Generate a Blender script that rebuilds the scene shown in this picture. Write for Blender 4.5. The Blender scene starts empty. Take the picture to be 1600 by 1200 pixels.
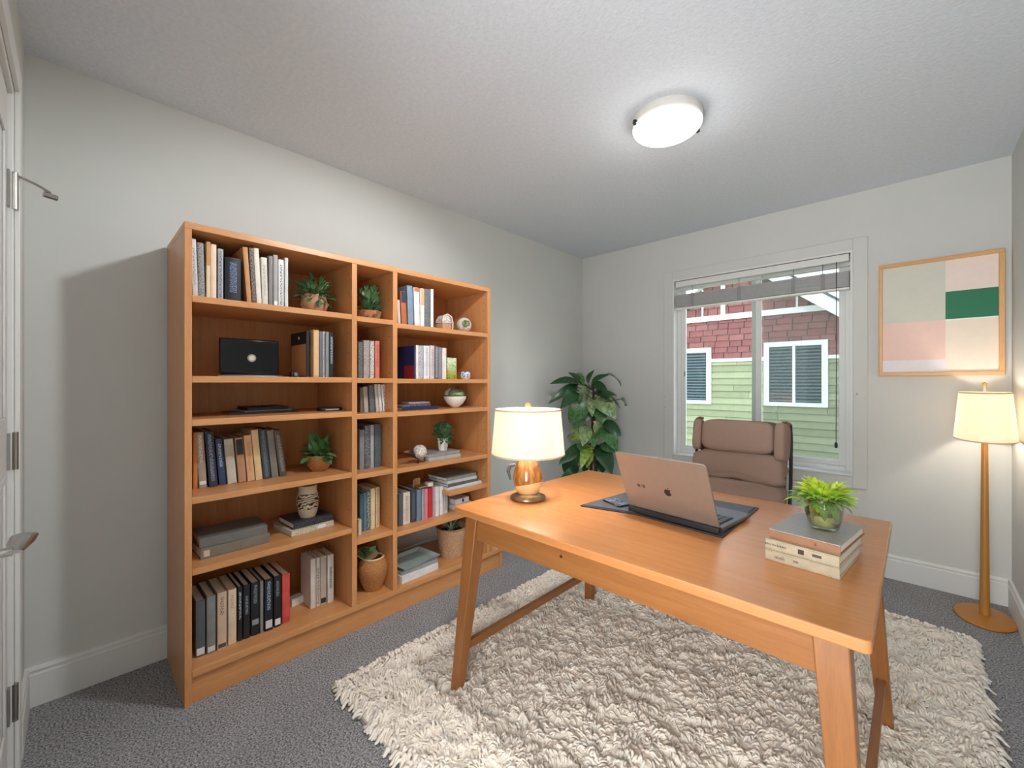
import bpy, math, random
import numpy as np
from mathutils import Vector, Matrix, noise
random.seed(7)
PI = math.pi
sc = bpy.context.scene

# ------------------------------------------------------------------ camera, sky, lights, exposure
TH = 0.76509                      # the camera looks this far to the left of the wall with the window
EYE = 1.22
cam = bpy.data.cameras.new('camera')
cam.sensor_width = 36.0; cam.lens = 36.0 * 656 / 1600; cam.shift_y = -3 / 1600; cam.clip_start = 0.02
co = bpy.data.objects.new('camera', cam); sc.collection.objects.link(co)
co.location = (0, 0, EYE); co.rotation_euler = (PI / 2, 0, TH)
sc.camera = co
sc.view_settings.view_transform = 'Standard'; sc.view_settings.look = 'None'
sc.view_settings.gamma = 1.0; sc.view_settings.use_curve_mapping = False
sc.view_settings.exposure = 0.1

w = bpy.data.worlds.new('sky'); sc.world = w; w.use_nodes = True
wn = w.node_tree.nodes; wl = w.node_tree.links
bg = wn['Background']; bg.inputs['Strength'].default_value = 3.6
tc = wn.new('ShaderNodeTexCoord'); sp = wn.new('ShaderNodeSeparateXYZ'); cr = wn.new('ShaderNodeValToRGB')
wl.new(tc.outputs['Generated'], sp.inputs[0]); wl.new(sp.outputs['Z'], cr.inputs[0])
cr.color_ramp.elements[0].position = 0.0; cr.color_ramp.elements[0].color = (.86, .9, .93, 1)
cr.color_ramp.elements[1].position = 0.8; cr.color_ramp.elements[1].color = (.5, .68, .92, 1)
wl.new(cr.outputs[0], bg.inputs['Color'])

def light(name, kind, loc, power, color=(1, 1, 1), radius=0.05, rot=(0, 0, 0), size=None, size_y=None, angle=None):
    l = bpy.data.lights.new(name, kind); l.energy = power; l.color = color
    if kind in ('POINT', 'SPOT'): l.shadow_soft_size = radius
    if kind == 'AREA':
        l.shape = 'RECTANGLE'; l.size = size; l.size_y = size_y or size
    if kind == 'SUN': l.angle = angle
    o = bpy.data.objects.new(name, l); sc.collection.objects.link(o)
    o.location = loc; o.rotation_euler = rot
    return o
light('sun', 'SUN', (0, 0, 10), 1.2, (1, .96, .9), rot=(math.radians(52), 0, math.radians(-18)), angle=.03)
# added spot under the ceiling, aimed at the bookshelf to throw its wall shadow
fo_ = light('added_shelf_spot', 'SPOT', (-.78, 1.17, 2.36), 62, (.97, .985, 1), radius=.06)
fo_.rotation_euler = Vector((-.60, -.12, -.79)).to_track_quat('-Z', 'Y').to_euler()
fo_.data.spot_size = math.radians(122); fo_.data.spot_blend = .5
# added fill panel behind the camera, stands for no known lamp
light('added_room_fill', 'AREA', (-.1, -1.1, 1.1), 88, (.97, .985, 1), rot=(math.radians(107), 0, math.radians(26)), size=1.3, size_y=1.8)

# ------------------------------------------------------------------ measuring helpers
F = 656.0; CX = 800.0; HY = 597.0
SN, CS = math.sin(TH), math.cos(TH)
def on_x(px, X):                 # where the sight line of column px meets the upright plane at X: (Y, metres per pixel)
    t = (px - CX) / F; d = X / (-SN + CS * t)
    return d * (CS + SN * t), d / F
def z_x(px, py, X): return EYE + (HY - py) * on_x(px, X)[1]
def at_depth(px, py, d):
    t = (px - CX) / F
    return Vector(((-SN + CS * t) * d, (CS + SN * t) * d, EYE + (HY - py) / F * d))

# ------------------------------------------------------------------ mesh helpers
class MB:
    def __init__(s): s.v = []; s.f = []
    def add(s, vs, fs):
        n = len(s.v); s.v += [tuple(q) for q in vs]; s.f += [tuple(i + n for i in q) for q in fs]; return s
    def box(s, x0, x1, y0, y1, z0, z1):
        return s.add([(x, y, z) for z in (z0, z1) for x, y in ((x0, y0), (x1, y0), (x1, y1), (x0, y1))],
                     [(3, 2, 1, 0), (4, 5, 6, 7), (0, 1, 5, 4), (1, 2, 6, 5), (2, 3, 7, 6), (3, 0, 4, 7)])
    def prism(s, poly, z0, z1, axis='z'):
        n = len(poly)
        def mk(a, b, c): return {'z': (a, b, c), 'y': (a, c, b), 'x': (c, a, b)}[axis]
        vs = [mk(a, b, z0) for a, b in poly] + [mk(a, b, z1) for a, b in poly]
        fs = [tuple(range(n - 1, -1, -1)), tuple(range(n, 2 * n))] + [(i, (i + 1) % n, (i + 1) % n + n, i + n) for i in range(n)]
        return s.add(vs, fs)
    def lathe(s, prof, n=28, cx=0, cy=0, ax=1, ay=1, z0=0, closed=False):
        vs = []; fs = []
        for r, z in prof:
            for k in range(n):
                a = 2 * PI * k / n; vs.append((cx + r * ax * math.cos(a), cy + r * ay * math.sin(a), z0 + z))
        m = len(prof)
        for i in range(m - 1 if not closed else m):
            j = (i + 1) % m
            for k in range(n):
                l = (k + 1) % n; fs.append((i * n + k, i * n + l, j * n + l, j * n + k))
        if not closed:
            if prof[0][0] > 1e-6: fs.append(tuple(range(n - 1, -1, -1)))
            if prof[-1][0] > 1e-6: fs.append(tuple((m - 1) * n + k for k in range(n)))
        return s.add(vs, fs)
    def tube(s, pts, rad, n=8, flat=1.0):
        pts = [Vector(p) for p in pts]; m = len(pts)
        if not hasattr(rad, '__len__'): rad = [rad] * m
        vs = []; fs = []; up = None
        for i, p in enumerate(pts):
            t = (pts[min(i + 1, m - 1)] - pts[max(i - 1, 0)]).normalized()
            if up is None: up = Vector((0, 0, 1)) if abs(t.z) < .9 else Vector((0, 1, 0))
            a = t.cross(up).normalized(); b = a.cross(t).normalized(); up = b
            for k in range(n):
                q = 2 * PI * k / n; vs.append(p + a * math.cos(q) * rad[i] + b * math.sin(q) * rad[i] * flat)
        for i in range(m - 1):
            for k in range(n):
                l = (k + 1) % n; fs.append((i * n + k, i * n + l, (i + 1) * n + l, (i + 1) * n + k))
        fs.append(tuple(range(n - 1, -1, -1))); fs.append(tuple((m - 1) * n + k for k in range(n)))
        return s.add(vs, fs)
    def ball(s, c, r, n=16, m=10, sx=1, sy=1, sz=1):
        return s.lathe([(r * math.sin(PI * i / m), -r * sz * math.cos(PI * i / m)) for i in range(m + 1)], n, c[0], c[1], sx, sy, c[2])
    def pillow(s, c, h, e=.35, n=28, m=14, crease=0, seed=0, rot=None):     # rounded cushion: half sizes h
        def sg(x, p): return math.copysign(abs(x) ** p, x)
        vs = []; fs = []
        for i in range(m + 1):
            u = -PI / 2 + PI * i / m
            for k in range(n):
                q = 2 * PI * k / n
                p = Vector((sg(math.cos(u), e) * sg(math.cos(q), e) * h[0], sg(math.cos(u), e) * sg(math.sin(q), e) * h[1], sg(math.sin(u), e) * h[2]))
                if crease:
                    d = noise.noise(Vector((p.x * 9 + seed, p.y * 5, p.z * 22))) + .6 * noise.noise(Vector((p.x * 26, p.y * 5 + seed, p.z * 12)))
                    p += p.normalized() * d * crease
                if rot: p = rot @ p
                vs.append(p + Vector(c))
        for i in range(m):
            for k in range(n):
                l = (k + 1) % n; fs.append((i * n + k, i * n + l, (i + 1) * n + l, (i + 1) * n + k))
        return s.add(vs, fs)
    def leaf(s, a, b, w, nrm, bend=.15, fold=.25, n=6, t=.0008):   # blade from a to b with a folded midrib, thin but solid
        a = Vector(a); b = Vector(b); d = b - a; L = d.length; d.normalize()
        side = d.cross(Vector(nrm)).normalized(); up = side.cross(d).normalized()
        vs = []; fs = []
        for lay in (0, 1):
            for i in range(n + 1):
                u = i / n; ww = w * .5 * (math.sin(PI * min(1, u ** .8 * .97 + .03)) ** .75 if 0 < u < 1 else .05)
                p = a + d * L * u + up * (math.sin(PI * u) * bend * L - bend * L * .8 * u * u) - up * lay * t
                for q in (-1, 0, 1):
                    vs.append(p + side * q * ww + up * abs(q) * ww * fold)
        k = 3 * (n + 1)
        for i in range(n):
            for q in (0, 1):
                x = i * 3 + q
                fs.append((x, x + 1, x + 4, x + 3)); fs.append((k + x, k + x + 3, k + x + 4, k + x + 1))
            fs.append((i * 3, i * 3 + 3, k + i * 3 + 3, k + i * 3)); fs.append((i * 3 + 2, k + i * 3 + 2, k + i * 3 + 5, i * 3 + 5))
        return s.add(vs, fs)
    def obj(s, name, mat, parent=None, bevel=0, smooth=35, seg=2):
        me = bpy.data.meshes.new(name); me.from_pydata(s.v, [], s.f); me.validate(); me.update()
        if smooth:
            me.polygons.foreach_set('use_smooth', [True] * len(me.polygons)); me.set_sharp_from_angle(angle=math.radians(smooth))
        me.materials.append(mat)
        o = bpy.data.objects.new(name, me); sc.collection.objects.link(o)
        if parent: o.parent = parent
        if bevel:
            m = o.modifiers.new('bevel', 'BEVEL'); m.width = bevel; m.segments = seg; m.limit_method = 'ANGLE'; m.angle_limit = math.radians(40)
        return o
def B(*a): return MB().box(*a)
def thing(name, label, cat, loc=(0, 0, 0), rz=0, group=None, rx=0):
    o = bpy.data.objects.new(name, None); sc.collection.objects.link(o); o.empty_display_size = .05
    o.location = loc; o.rotation_euler = (rx, 0, rz); o['label'] = label; o['category'] = cat
    if group: o['group'] = group
    return o
def struct(o): o['kind'] = 'structure'; return o
def stuff(o): o['kind'] = 'stuff'; return o

# ------------------------------------------------------------------ materials
def lin(h):
    h = h.lstrip('#'); r = []
    for i in (0, 2, 4):
        c = int(h[i:i + 2], 16) / 255; r.append(c / 12.92 if c <= .04045 else ((c + .055) / 1.055) ** 2.4)
    return (*r, 1)
_cache = {}
class NT:
    def __init__(s, name):
        s.m = bpy.data.materials.new(name); s.m.use_nodes = True; s.n = s.m.node_tree.nodes; s.l = s.m.node_tree.links
        s.b = s.n['Principled BSDF']; s.out = s.n['Material Output']
        s.tc = s.n.new('ShaderNodeTexCoord')
    def co(s, scale=(1, 1, 1), src='Object'):
        m = s.n.new('ShaderNodeMapping'); m.inputs['Scale'].default_value = scale; s.l.new(s.tc.outputs[src], m.inputs[0]); return m.outputs[0]
    def noise(s, co, scale, detail=3, rough=.55, dist=0):
        q = s.n.new('ShaderNodeTexNoise'); q.inputs['Scale'].default_value = scale; q.inputs['Detail'].default_value = detail
        q.inputs['Roughness'].default_value = rough; q.inputs['Distortion'].default_value = dist; s.l.new(co, q.inputs['Vector']); return q.outputs['Fac']
    def voro(s, co, scale, out='Distance'):
        q = s.n.new('ShaderNodeTexVoronoi'); q.inputs['Scale'].default_value = scale; s.l.new(co, q.inputs['Vector']); return q.outputs[out]
    def ramp(s, fac, stops):
        q = s.n.new('ShaderNodeValToRGB'); e = q.color_ramp.elements
        while len(e) < len(stops): e.new(.5)
        for i, (p, c) in enumerate(stops): e[i].position = p; e[i].color = c if len(c) == 4 else (*c, 1)
        s.l.new(fac, q.inputs[0]); return q.outputs[0]
    def math(s, op, a, b=None, clamp=False):
        q = s.n.new('ShaderNodeMath'); q.operation = op; q.use_clamp = clamp
        for i, x in enumerate((a, b)):
            if x is None: continue
            if isinstance(x, (int, float)): q.inputs[i].default_value = x
            else: s.l.new(x, q.inputs[i])
        return q.outputs[0]
    def mix(s, fac, a, b):
        q = s.n.new('ShaderNodeMix'); q.data_type = 'RGBA'
        for i, x in ((0, fac), (6, a), (7, b)):
            if isinstance(x, (int, float)): q.inputs[i].default_value = x
            elif isinstance(x, tuple): q.inputs[i].default_value = x
            else: s.l.new(x, q.inputs[i])
        return q.outputs[2]
    def bump(s, h, strength=.2, dist=.01):
        q = s.n.new('ShaderNodeBump'); q.inputs['Strength'].default_value = strength; q.inputs['Distance'].default_value = dist
        s.l.new(h, q.inputs['Height']); s.l.new(q.outputs[0], s.b.inputs['Normal'])
    def sep(s, src='Generated'):
        q = s.n.new('ShaderNodeSeparateXYZ'); s.l.new(s.tc.outputs[src], q.inputs[0]); return q.outputs
    def set(s, color=None, rough=.5, metal=0, spec=.5):
        if color is not None:
            if isinstance(color, tuple): s.b.inputs['Base Color'].default_value = color
            else: s.l.new(color, s.b.inputs['Base Color'])
        s.b.inputs['Roughness'].default_value = rough; s.b.inputs['Metallic'].default_value = metal
        s.b.inputs['Specular IOR Level'].default_value = spec
        return s.m
def plain(hexc, rough=.5, metal=0, var=.06, scale=30, bump=0, spec=.5, bscale=None):
    key = ('p', hexc, rough, metal, var, scale, bump)
    if key in _cache: return _cache[key]
    t = NT('plain_' + hexc); c = lin(hexc); n = t.noise(t.co(), scale, 4)
    lo = tuple(x * (1 - var) for x in c[:3]); hi = tuple(min(1, x * (1 + var)) for x in c[:3])
    t.set(t.ramp(n, [(.3, lo), (.7, hi)]), rough, metal, spec)
    if bump: t.bump(t.noise(t.co(), bscale or scale * 4, 3), bump, .003)
    _cache[key] = t.m; return t.m
def wood(c1, c2, axis='y', rough=.38, name='wood', k=1.0):
    key = ('w', c1, c2, axis, rough)
    if key in _cache: return _cache[key]
    t = NT(name); f = {'x': (1, 16, 16), 'y': (16, 1, 16), 'z': (16, 16, 1)}[axis]
    n1 = t.noise(t.co(tuple(q * k for q in f)), 2.2, 5, .6, .6); n2 = t.noise(t.co(tuple(q * k * 2.2 for q in f)), 9, 3)
    a = t.ramp(n1, [(.25, lin(c1)), (.75, lin(c2))]); d = t.ramp(n2, [(.35, (.82, .8, .78)), (.6, (1, 1, 1))])
    q = t.n.new('ShaderNodeMix'); q.data_type = 'RGBA'; q.blend_type = 'MULTIPLY'; q.inputs[0].default_value = .55
    t.l.new(a, q.inputs[6]); t.l.new(d, q.inputs[7])
    t.set(q.outputs[2], rough); t.bump(n2, .06, .002)
    t.b.inputs['Coat Weight'].default_value = .15; t.b.inputs['Coat Roughness'].default_value = .25
    _cache[key] = t.m; return t.m
def cover(base, ink=None, mode='plain', z0=.2, z1=.85):
    """book cover; ink is the flat print on the spine, a narrow run of letters, or blotches all over it"""
    key = ('c', base, ink, mode, z0, z1)
    if key in _cache: return _cache[key]
    t = NT('book_cover'); c = lin(base); n = t.noise(t.co(), 18, 4)
    col = t.ramp(n, [(.3, tuple(x * .86 for x in c[:3])), (.7, tuple(min(1, x * 1.1) for x in c[:3]))])
    if ink:
        if mode == 'mottle':
            m = t.ramp(t.noise(t.co(), 190, 3, .7), [(.5, (0, 0, 0)), (.56, (1, 1, 1))])
            m = t.math('MULTIPLY', m, .8)
        else:
            g = t.sep()
            def band(o, a, b):
                return t.math('MULTIPLY', t.math('GREATER_THAN', o, a), t.math('LESS_THAN', o, b))
            wv = t.ramp(t.noise(t.co((.1, 1, 1)), 260, 2, .6), [(.49, (0, 0, 0)), (.53, (1, 1, 1))])
            m = t.math('MULTIPLY', t.math('MULTIPLY', band(g[1], .28, .72), band(g[2], z0, z1)), t.math('GREATER_THAN', g[0], .93))
            m = t.math('MULTIPLY', m, wv)
        col = t.mix(m, col, lin(ink))
    t.set(col, .5); t.bump(n, .08, .001)
    _cache[key] = t.m; return t.m

M = {}
M['wall'] = plain('#d0d1cd', .85, var=.015, scale=3, bump=.05, bscale=220)
M['trimw'] = plain('#dededb', .45, var=.01)
M['door'] = plain('#d4d4d2', .5, var=.01)
t = NT('stippled_ceiling'); v = t.voro(t.co(), 75); n = t.noise(t.co(), 60, 4)
t.set(t.ramp(n, [(.3, lin('#d0d6de')), (.7, lin('#dae0e8'))]), .9); t.bump(t.math('ADD', t.math('MULTIPLY', n, 1.2), t.ramp(v, [(.12, (1, 1, 1)), (.5, (0, 0, 0))])), .16, .004)
M['ceiling'] = t.m
t = NT('grey_carpet'); n = t.noise(t.co(), 150, 5, .8); n2 = t.noise(t.co(), 5, 4)
c = t.mix(t.ramp(n2, [(.3, (0, 0, 0)), (.7, (1, 1, 1))]), t.ramp(n, [(.4, lin('#3f3e40')), (.6, lin('#bab8ba'))]), t.ramp(n, [(.4, lin('#4a494b')), (.6, lin('#c4c2c4'))]))
t.set(c, .95, spec=.1); t.bump(n, .5, .006); M['carpet'] = t.m
W1, W2 = '#c88650', '#daa06a'
M['wy'] = wood(W1, W2, 'y'); M['wx'] = wood(W1, W2, 'x'); M['wz'] = wood(W1, W2, 'z')
M['back'] = wood('#b37239', '#c88a52', 'z', .5)
D1, D2 = '#c57f47', '#d08e57'
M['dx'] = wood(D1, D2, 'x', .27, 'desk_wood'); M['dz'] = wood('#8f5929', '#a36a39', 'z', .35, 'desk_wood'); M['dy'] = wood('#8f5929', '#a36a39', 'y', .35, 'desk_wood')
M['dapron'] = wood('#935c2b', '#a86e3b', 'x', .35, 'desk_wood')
M['black'] = plain('#101115', .16, var=.1, spec=.35); M['blackm'] = plain('#1b1b1d', .6)
M['chrome'] = plain('#b9b9b6', .25, 1); M['steel'] = plain('#a5a39e', .35, 1)
M['pages'] = plain('#e5dccb', .8, var=.08, scale=160)
M['soil'] = plain('#2c1f16', .95, var=.3, scale=60, bump=.4)
M['green'] = plain('#557f48', .45, var=.35, scale=25); M['greend'] = plain('#44653f', .4, var=.4, scale=22)
M['greenl'] = plain('#9dbb4b', .45, var=.35, scale=30); M['greeng'] = plain('#94a67c', .5, var=.3)
M['stem'] = plain('#5b4630', .8, var=.3); M['white'] = plain('#ece9e2', .4, var=.03)
M['terra'] = plain('#c07a55', .8, var=.15, scale=40, bump=.1)
def woven(c1, c2, scale=140, b=.6):
    t = NT('woven'); v = t.voro(t.co((1, 1, 1.6)), scale); n = t.noise(t.co(), 30, 3)
    t.set(t.mix(t.math('MULTIPLY', n, .6), t.ramp(v, [(.1, lin(c2)), (.6, lin(c1))]), lin(c1)), .85); t.bump(t.ramp(v, [(0, (1, 1, 1)), (.7, (0, 0, 0))]), b, .004); return t.m
M['wov'] = woven('#b58c66', '#ead0b0'); M['wov2'] = woven('#a8703f', '#d39d66', 160, .5)
# clear pane: lets the light through, reflects a little
def pane(refl=.06, tint='#f4f8f6', rough=0.0):
    t = NT('window_glass'); t.n.remove(t.b); a = t.n.new('ShaderNodeBsdfTransparent'); a.inputs[0].default_value = lin(tint)
    g = t.n.new('ShaderNodeBsdfGlossy'); g.inputs['Roughness'].default_value = rough; mx = t.n.new('ShaderNodeMixShader'); mx.inputs[0].default_value = refl
    t.l.new(a.outputs[0], mx.inputs[1]); t.l.new(g.outputs[0], mx.inputs[2]); t.l.new(mx.outputs[0], t.out.inputs[0]); return t.m
M['glass'] = pane(.04); M['glassd'] = pane(.03, '#c4d0d4')
# ------------------------------------------------------------------ the room
LW, BW, RW, NW, CH = -2.40, 3.52, 0.378, -0.13, 2.45
struct(B(LW - .12, RW + .12, -2.6, BW + .14, -.1, 0).obj('floor', M['carpet'], smooth=0))
struct(B(LW - .12, RW + .12, -2.6, BW + .14, CH, CH + .1).obj('ceiling', M['ceiling'], smooth=0))
struct(B(LW - .12, LW, NW - .1, BW + .14, 0, CH).obj('wall_left', M['wall'], smooth=0))
struct(B(RW, RW + .12, -2.6, BW + .14, 0, CH).obj('wall_right', M['wall'], smooth=0))
ox0, ox1, oz0, oz1 = -1.482, -.293, .605, 2.08
struct(B(LW, ox0, BW, BW + .14, 0, CH).box(ox1, RW, BW, BW + .14, 0, CH).box(ox0, ox1, BW, BW + .14, 0, oz0).box(ox0, ox1, BW, BW + .14, oz1, CH).obj('wall_back', M['wall'], smooth=0))
dx0, dx1 = -1.99, -1.22
struct(B(LW, dx0 - .02, NW - .1, NW, 0, CH).box(dx1 + .02, -.62, NW - .1, NW, 0, CH).box(dx0 - .02, dx1 + .02, NW - .1, NW, 2.12, CH).box(-.62, RW, NW - .1, NW, 2.2, CH).obj('wall_front', M['wall'], smooth=0))
struct(B(-.74, -.62, -2.6, NW - .1, 0, CH).box(-.74, RW, -2.7, -2.6, 0, CH).obj('wall_hall', M['wall'], smooth=0))
def baseboard(name, prof_to, a, b):
    # ogee-topped board: profile of (out, height), run along one axis
    pr = [(0, 0), (.014, 0), (.014, .118), (.009, .122), (.009, .13), (.013, .134), (.01, .145), (0, .147)]
    m = MB()
    if prof_to == 'left': m.prism([(LW + q, z) for q, z in pr], a, b, 'y')
    if prof_to == 'right': m.prism([(RW - q, z) for q, z in pr], a, b, 'y')
    if prof_to == 'back': m.prism([(BW - q, z) for q, z in pr], a, b, 'x')
    if prof_to == 'front': m.prism([(NW + q, z) for q, z in pr], a, b, 'x')
    if prof_to in ('left', 'right'):                      # prism along y takes (x, z)
        pass
    return struct(m.obj(name, M['trimw'], smooth=0))
baseboard('baseboard_left', 'left', NW, BW); baseboard('baseboard_right', 'right', NW, BW)
baseboard('baseboard_back', 'back', LW + .014, RW - .014); baseboard('baseboard_front', 'front', LW + .014, -2.085)
# door in the wall beside the camera
d = struct(B(dx0, dx1, NW - .05, NW - .012, .01, 2.1).obj('door_1', M['door'], bevel=.002))
for z0, z1 in ((.2, .95), (1.1, 1.95)):
    m = MB(); x0, x1 = dx0 + .12, dx1 - .12
    for q in ((x0, x1, z0, z0 + .02), (x0, x1, z1 - .02, z1), (x0, x0 + .02, z0 + .02, z1 - .02), (x1 - .02, x1, z0 + .02, z1 - .02)): m.box(q[0], q[1], NW - .012, NW - .006, q[2], q[3])
    m.obj('panel_moulding', M['door'], d, bevel=.002)
for i, z in enumerate((1.807, 1.009, .236)):
    m = B(dx0 - .018, dx0 + .022, NW - .0115, NW - .006, z - .055, z + .055).tube([(dx0 - .006, NW + .003, z - .057), (dx0 - .006, NW + .003, z + .057)], .0075, 10)
    h = m.obj('hinge', M['steel'], d)
    if i == 0:
        tb = MB().tube([(dx0 - .006, NW + .003, z + .05), (dx0 - .03, NW + .045, z + .042), (dx0 - .045, NW + .075, z + .03)], .004, 8)
        tb.tube([(dx0 - .04, NW + .06, z + .02), (dx0 - .05, NW + .09, z + .018)], .009, 10)
        tb.obj('door_stop', M['chrome'], h)
m = MB().tube([(-1.29, NW - .012, .885), (-1.29, NW - .004, .885)], .026, 20)
hd = m.obj('door_handle', M['chrome'], d)
MB().tube([(-1.29, NW - .006, .885), (-1.29, NW + .045, .885)], .009, 10).tube([(-1.28, NW + .047, .885), (-1.31, NW + .05, .883), (-1.345, NW + .052, .885), (-1.368, NW + .056, .893)], [.012, .014, .02, .021], 12, .35).obj('lever', M['chrome'], hd)
cas = MB()
cas.box(dx0 - .095, dx0 - .02, NW, NW + .012, 0, 2.195).box(dx1 + .02, dx1 + .095, NW, NW + .012, 0, 2.195).box(dx0 - .02, dx1 + .02, NW, NW + .012, 2.12, 2.195)
cas.box(dx0 - .02, dx0 - .002, NW - .1, NW - .0, 0, 2.12).box(dx1 + .002, dx1 + .02, NW - .1, NW, 0, 2.12).box(dx0 - .002, dx1 + .002, NW - .1, NW, 2.102, 2.12)
struct(cas.obj('trim_1', M['trimw'], bevel=.002))

# ------------------------------------------------------------------ window with casing, sashes, glass, insect screen
win = struct(MB().box(ox0, ox0 + .045, BW + .06, BW + .12, oz0, oz1).box(ox1 - .045, ox1, BW + .06, BW + .12, oz0, oz1)
             .box(ox0 + .045, ox1 - .045, BW + .06, BW + .12, oz0, oz0 + .045).box(ox0 + .045, ox1 - .045, BW + .06, BW + .12, oz1 - .045, oz1).obj('window_1', M['trimw'], bevel=.003))
cz = .075
MB().box(ox0 - cz, ox0, BW - .014, BW, oz0 - cz, oz1 + cz).box(ox1, ox1 + cz, BW - .014, BW, oz0 - cz, oz1 + cz).box(ox0, ox1, BW - .014, BW, oz1, oz1 + cz).box(ox0, ox1, BW - .014, BW, oz0 - cz, oz0).obj('window_casing', M['wall'], win, bevel=.003)
MB().box(ox0, ox0 + .012, BW - .014, BW + .06, oz0, oz1).box(ox1 - .012, ox1, BW - .014, BW + .06, oz0, oz1).box(ox0 + .012, ox1 - .012, BW - .014, BW + .06, oz1 - .012, oz1).obj('window_jamb', M['trimw'], win)
B(ox0 + .012, ox1 - .012, BW - .024, BW + .06, oz0, oz0 + .014).obj('window_sill', M['trimw'], win, bevel=.004)
xm = -.872
for sx0, sx1, yy in ((ox0 + .045, xm + .035, BW + .075), (xm - .035, ox1 - .045, BW + .1)):
    a, b, w_ = oz0 + .045, oz1 - .045, .036
    s_ = MB().box(sx0, sx0 + w_, yy - .012, yy + .012, a, b).box(sx1 - w_, sx1, yy - .012, yy + .012, a, b).box(sx0 + w_, sx1 - w_, yy - .012, yy + .012, a, a + w_).box(sx0 + w_, sx1 - w_, yy - .012, yy + .012, b - w_, b).obj('window_sash', M['trimw'], win, bevel=.002)
    B(sx0 + w_, sx1 - w_, yy - .002, yy + .002, a + w_, b - w_).obj('glass_pane', M['glass'], s_, smooth=0)
t = NT('insect_screen'); t.n.remove(t.b); a_ = t.n.new('ShaderNodeBsdfTransparent'); b_ = t.n.new('ShaderNodeBsdfDiffuse'); b_.inputs[0].default_value = lin('#a3a5a4')
mx = t.n.new('ShaderNodeMixShader'); mx.inputs[0].default_value = .3; t.l.new(a_.outputs[0], mx.inputs[1]); t.l.new(b_.outputs[0], mx.inputs[2]); t.l.new(mx.outputs[0], t.out.inputs[0])
B(xm + .035, ox1 - .045, BW + .118, BW + .119, oz0 + .045, oz1 - .045).obj('insect_screen', t.m, win, smooth=0)
B(ox0 + .07, ox0 + .082, BW + .055, BW + .063, 1.27, 1.31).obj('sash_lock', M['steel'], win)

# ------------------------------------------------------------------ blind, pulled up
bl = thing('window_blind', 'grey white slatted blind pulled up under the head of the window', 'blind', (0, BW + .02, oz1))
B(ox0 + .02, ox1 - .02, -.02, .03, -.062, -.014).obj('valance', M['trimw'], bl, bevel=.003)
B(ox0 + .016, ox1 - .016, -.022, .032, -.0135, -.0125).obj('head_rail', M['blackm'], bl)
m = MB()
for k in range(22):
    z = -.128 - k * .0047; m.box(ox0 + .018 + random.uniform(0, .003), ox1 - .018 - random.uniform(0, .003), -.022 + random.uniform(-.002, .002), .026, z - .003, z)
stuff(m.obj('gathered_slats', plain('#bdbdbc', .5, var=.05), bl))
B(ox0 + .018, ox1 - .018, -.022, .028, -.248, -.234).obj('bottom_rail', M['white'], bl, bevel=.003)
B(ox0 + .018, ox1 - .018, -.018, .02, -.094, -.0915).obj('slat', M['white'], bl)
for x in (ox0 + .16, xm - .1, xm + .25, ox1 - .16):
    MB().tube([(x, -.019, -.062), (x, -.019, -.13)], .0014, 6).obj('ladder_cord', M['blackm'], bl)
    B(x - .012, x + .012, -.0245, -.0225, -.233, -.126).obj('ladder_tape', plain('#8f8f8f', .7), bl)
cd = MB().tube([(ox1 - .085, -.03, -.06), (ox1 - .085, -.03, -.7), (ox1 - .087, -.03, -1.26)], .0022, 6).obj('pull_cord', M['blackm'], bl)
MB().lathe([(.003, 0), (.008, .006), (.009, .03), (.004, .04), (0, .042)], 10, ox1 - .087, -.03, z0=-1.3).obj('tassel', M['blackm'], cd)
for px, py, lab in ((1042, 620, 'small white cord cleat high on the wall by the opening sash'), (1042, 636, 'small white wall hook just below the cord cleat'), (1340, 617, 'small white cord cleat on the wall between window and picture')):
    t_ = (px - CX) / F; dd = BW / (CS + SN * t_); x = dd * (-SN + CS * t_); z = EYE + (HY - py) / F * dd
    o = thing('cord_cleat', lab, 'cleat', (x, BW - .015, z))
    B(-.005, .005, -.004, 0, -.012, .012).obj('plate', M['white'], o, bevel=.001); MB().tube([(0, -.004, 0), (0, -.014, 0), (0, -.016, .01)], .003, 8).obj('hook', M['steel'], o)
o = thing('wall_socket', 'pale wall socket under the window beside the chair', 'socket', (-.42, BW, .42))
B(-.035, .035, -.006, 0, -.057, .057).obj('plate', M['white'], o, bevel=.002)
for z in (-.024, .024): B(-.016, .016, -.008, -.0061, z - .014, z + .014).obj('outlet', M['trimw'], o, bevel=.003)

# ------------------------------------------------------------------ picture
def zb(px, py):
    t_ = (px - CX) / F; dd = BW / (CS + SN * t_); return dd * (-SN + CS * t_), EYE + (HY - py) / F * dd
pa = thing('framed_picture', 'framed picture of flat colour blocks with a green rectangle', 'picture', (.094, BW, 1.603))
hw, hh = .258, .345
fm = wood('#d69b5a', '#e4b478', 'x', .45, 'frame_wood'); fmz = wood('#d69b5a', '#e4b478', 'z', .45, 'frame_wood'); fw = .022
for q, mm in (((-hw, hw, hh - fw, hh), fm), ((-hw, hw, -hh, -hh + fw), fm), ((-hw, -hw + fw * .75, -hh + fw, hh - fw), fmz), ((hw - fw, hw, -hh + fw, hh - fw), fmz)):
    B(q[0], q[1], -.03, 0, q[2], q[3]).obj('frame_bar', mm, pa, bevel=.002)
B(-hw + .012, hw - .012, -.014, -.002, -hh + .012, hh - .012).obj('backing', M['white'], pa)
xs = zb(1477, 500)[0] - .094
iz0, iz1, ix0, ix1 = -hh + fw, hh - fw, -hw + fw * .75, hw - fw
def zz(px, py): return zb(px, py)[1] - 1.603
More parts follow.
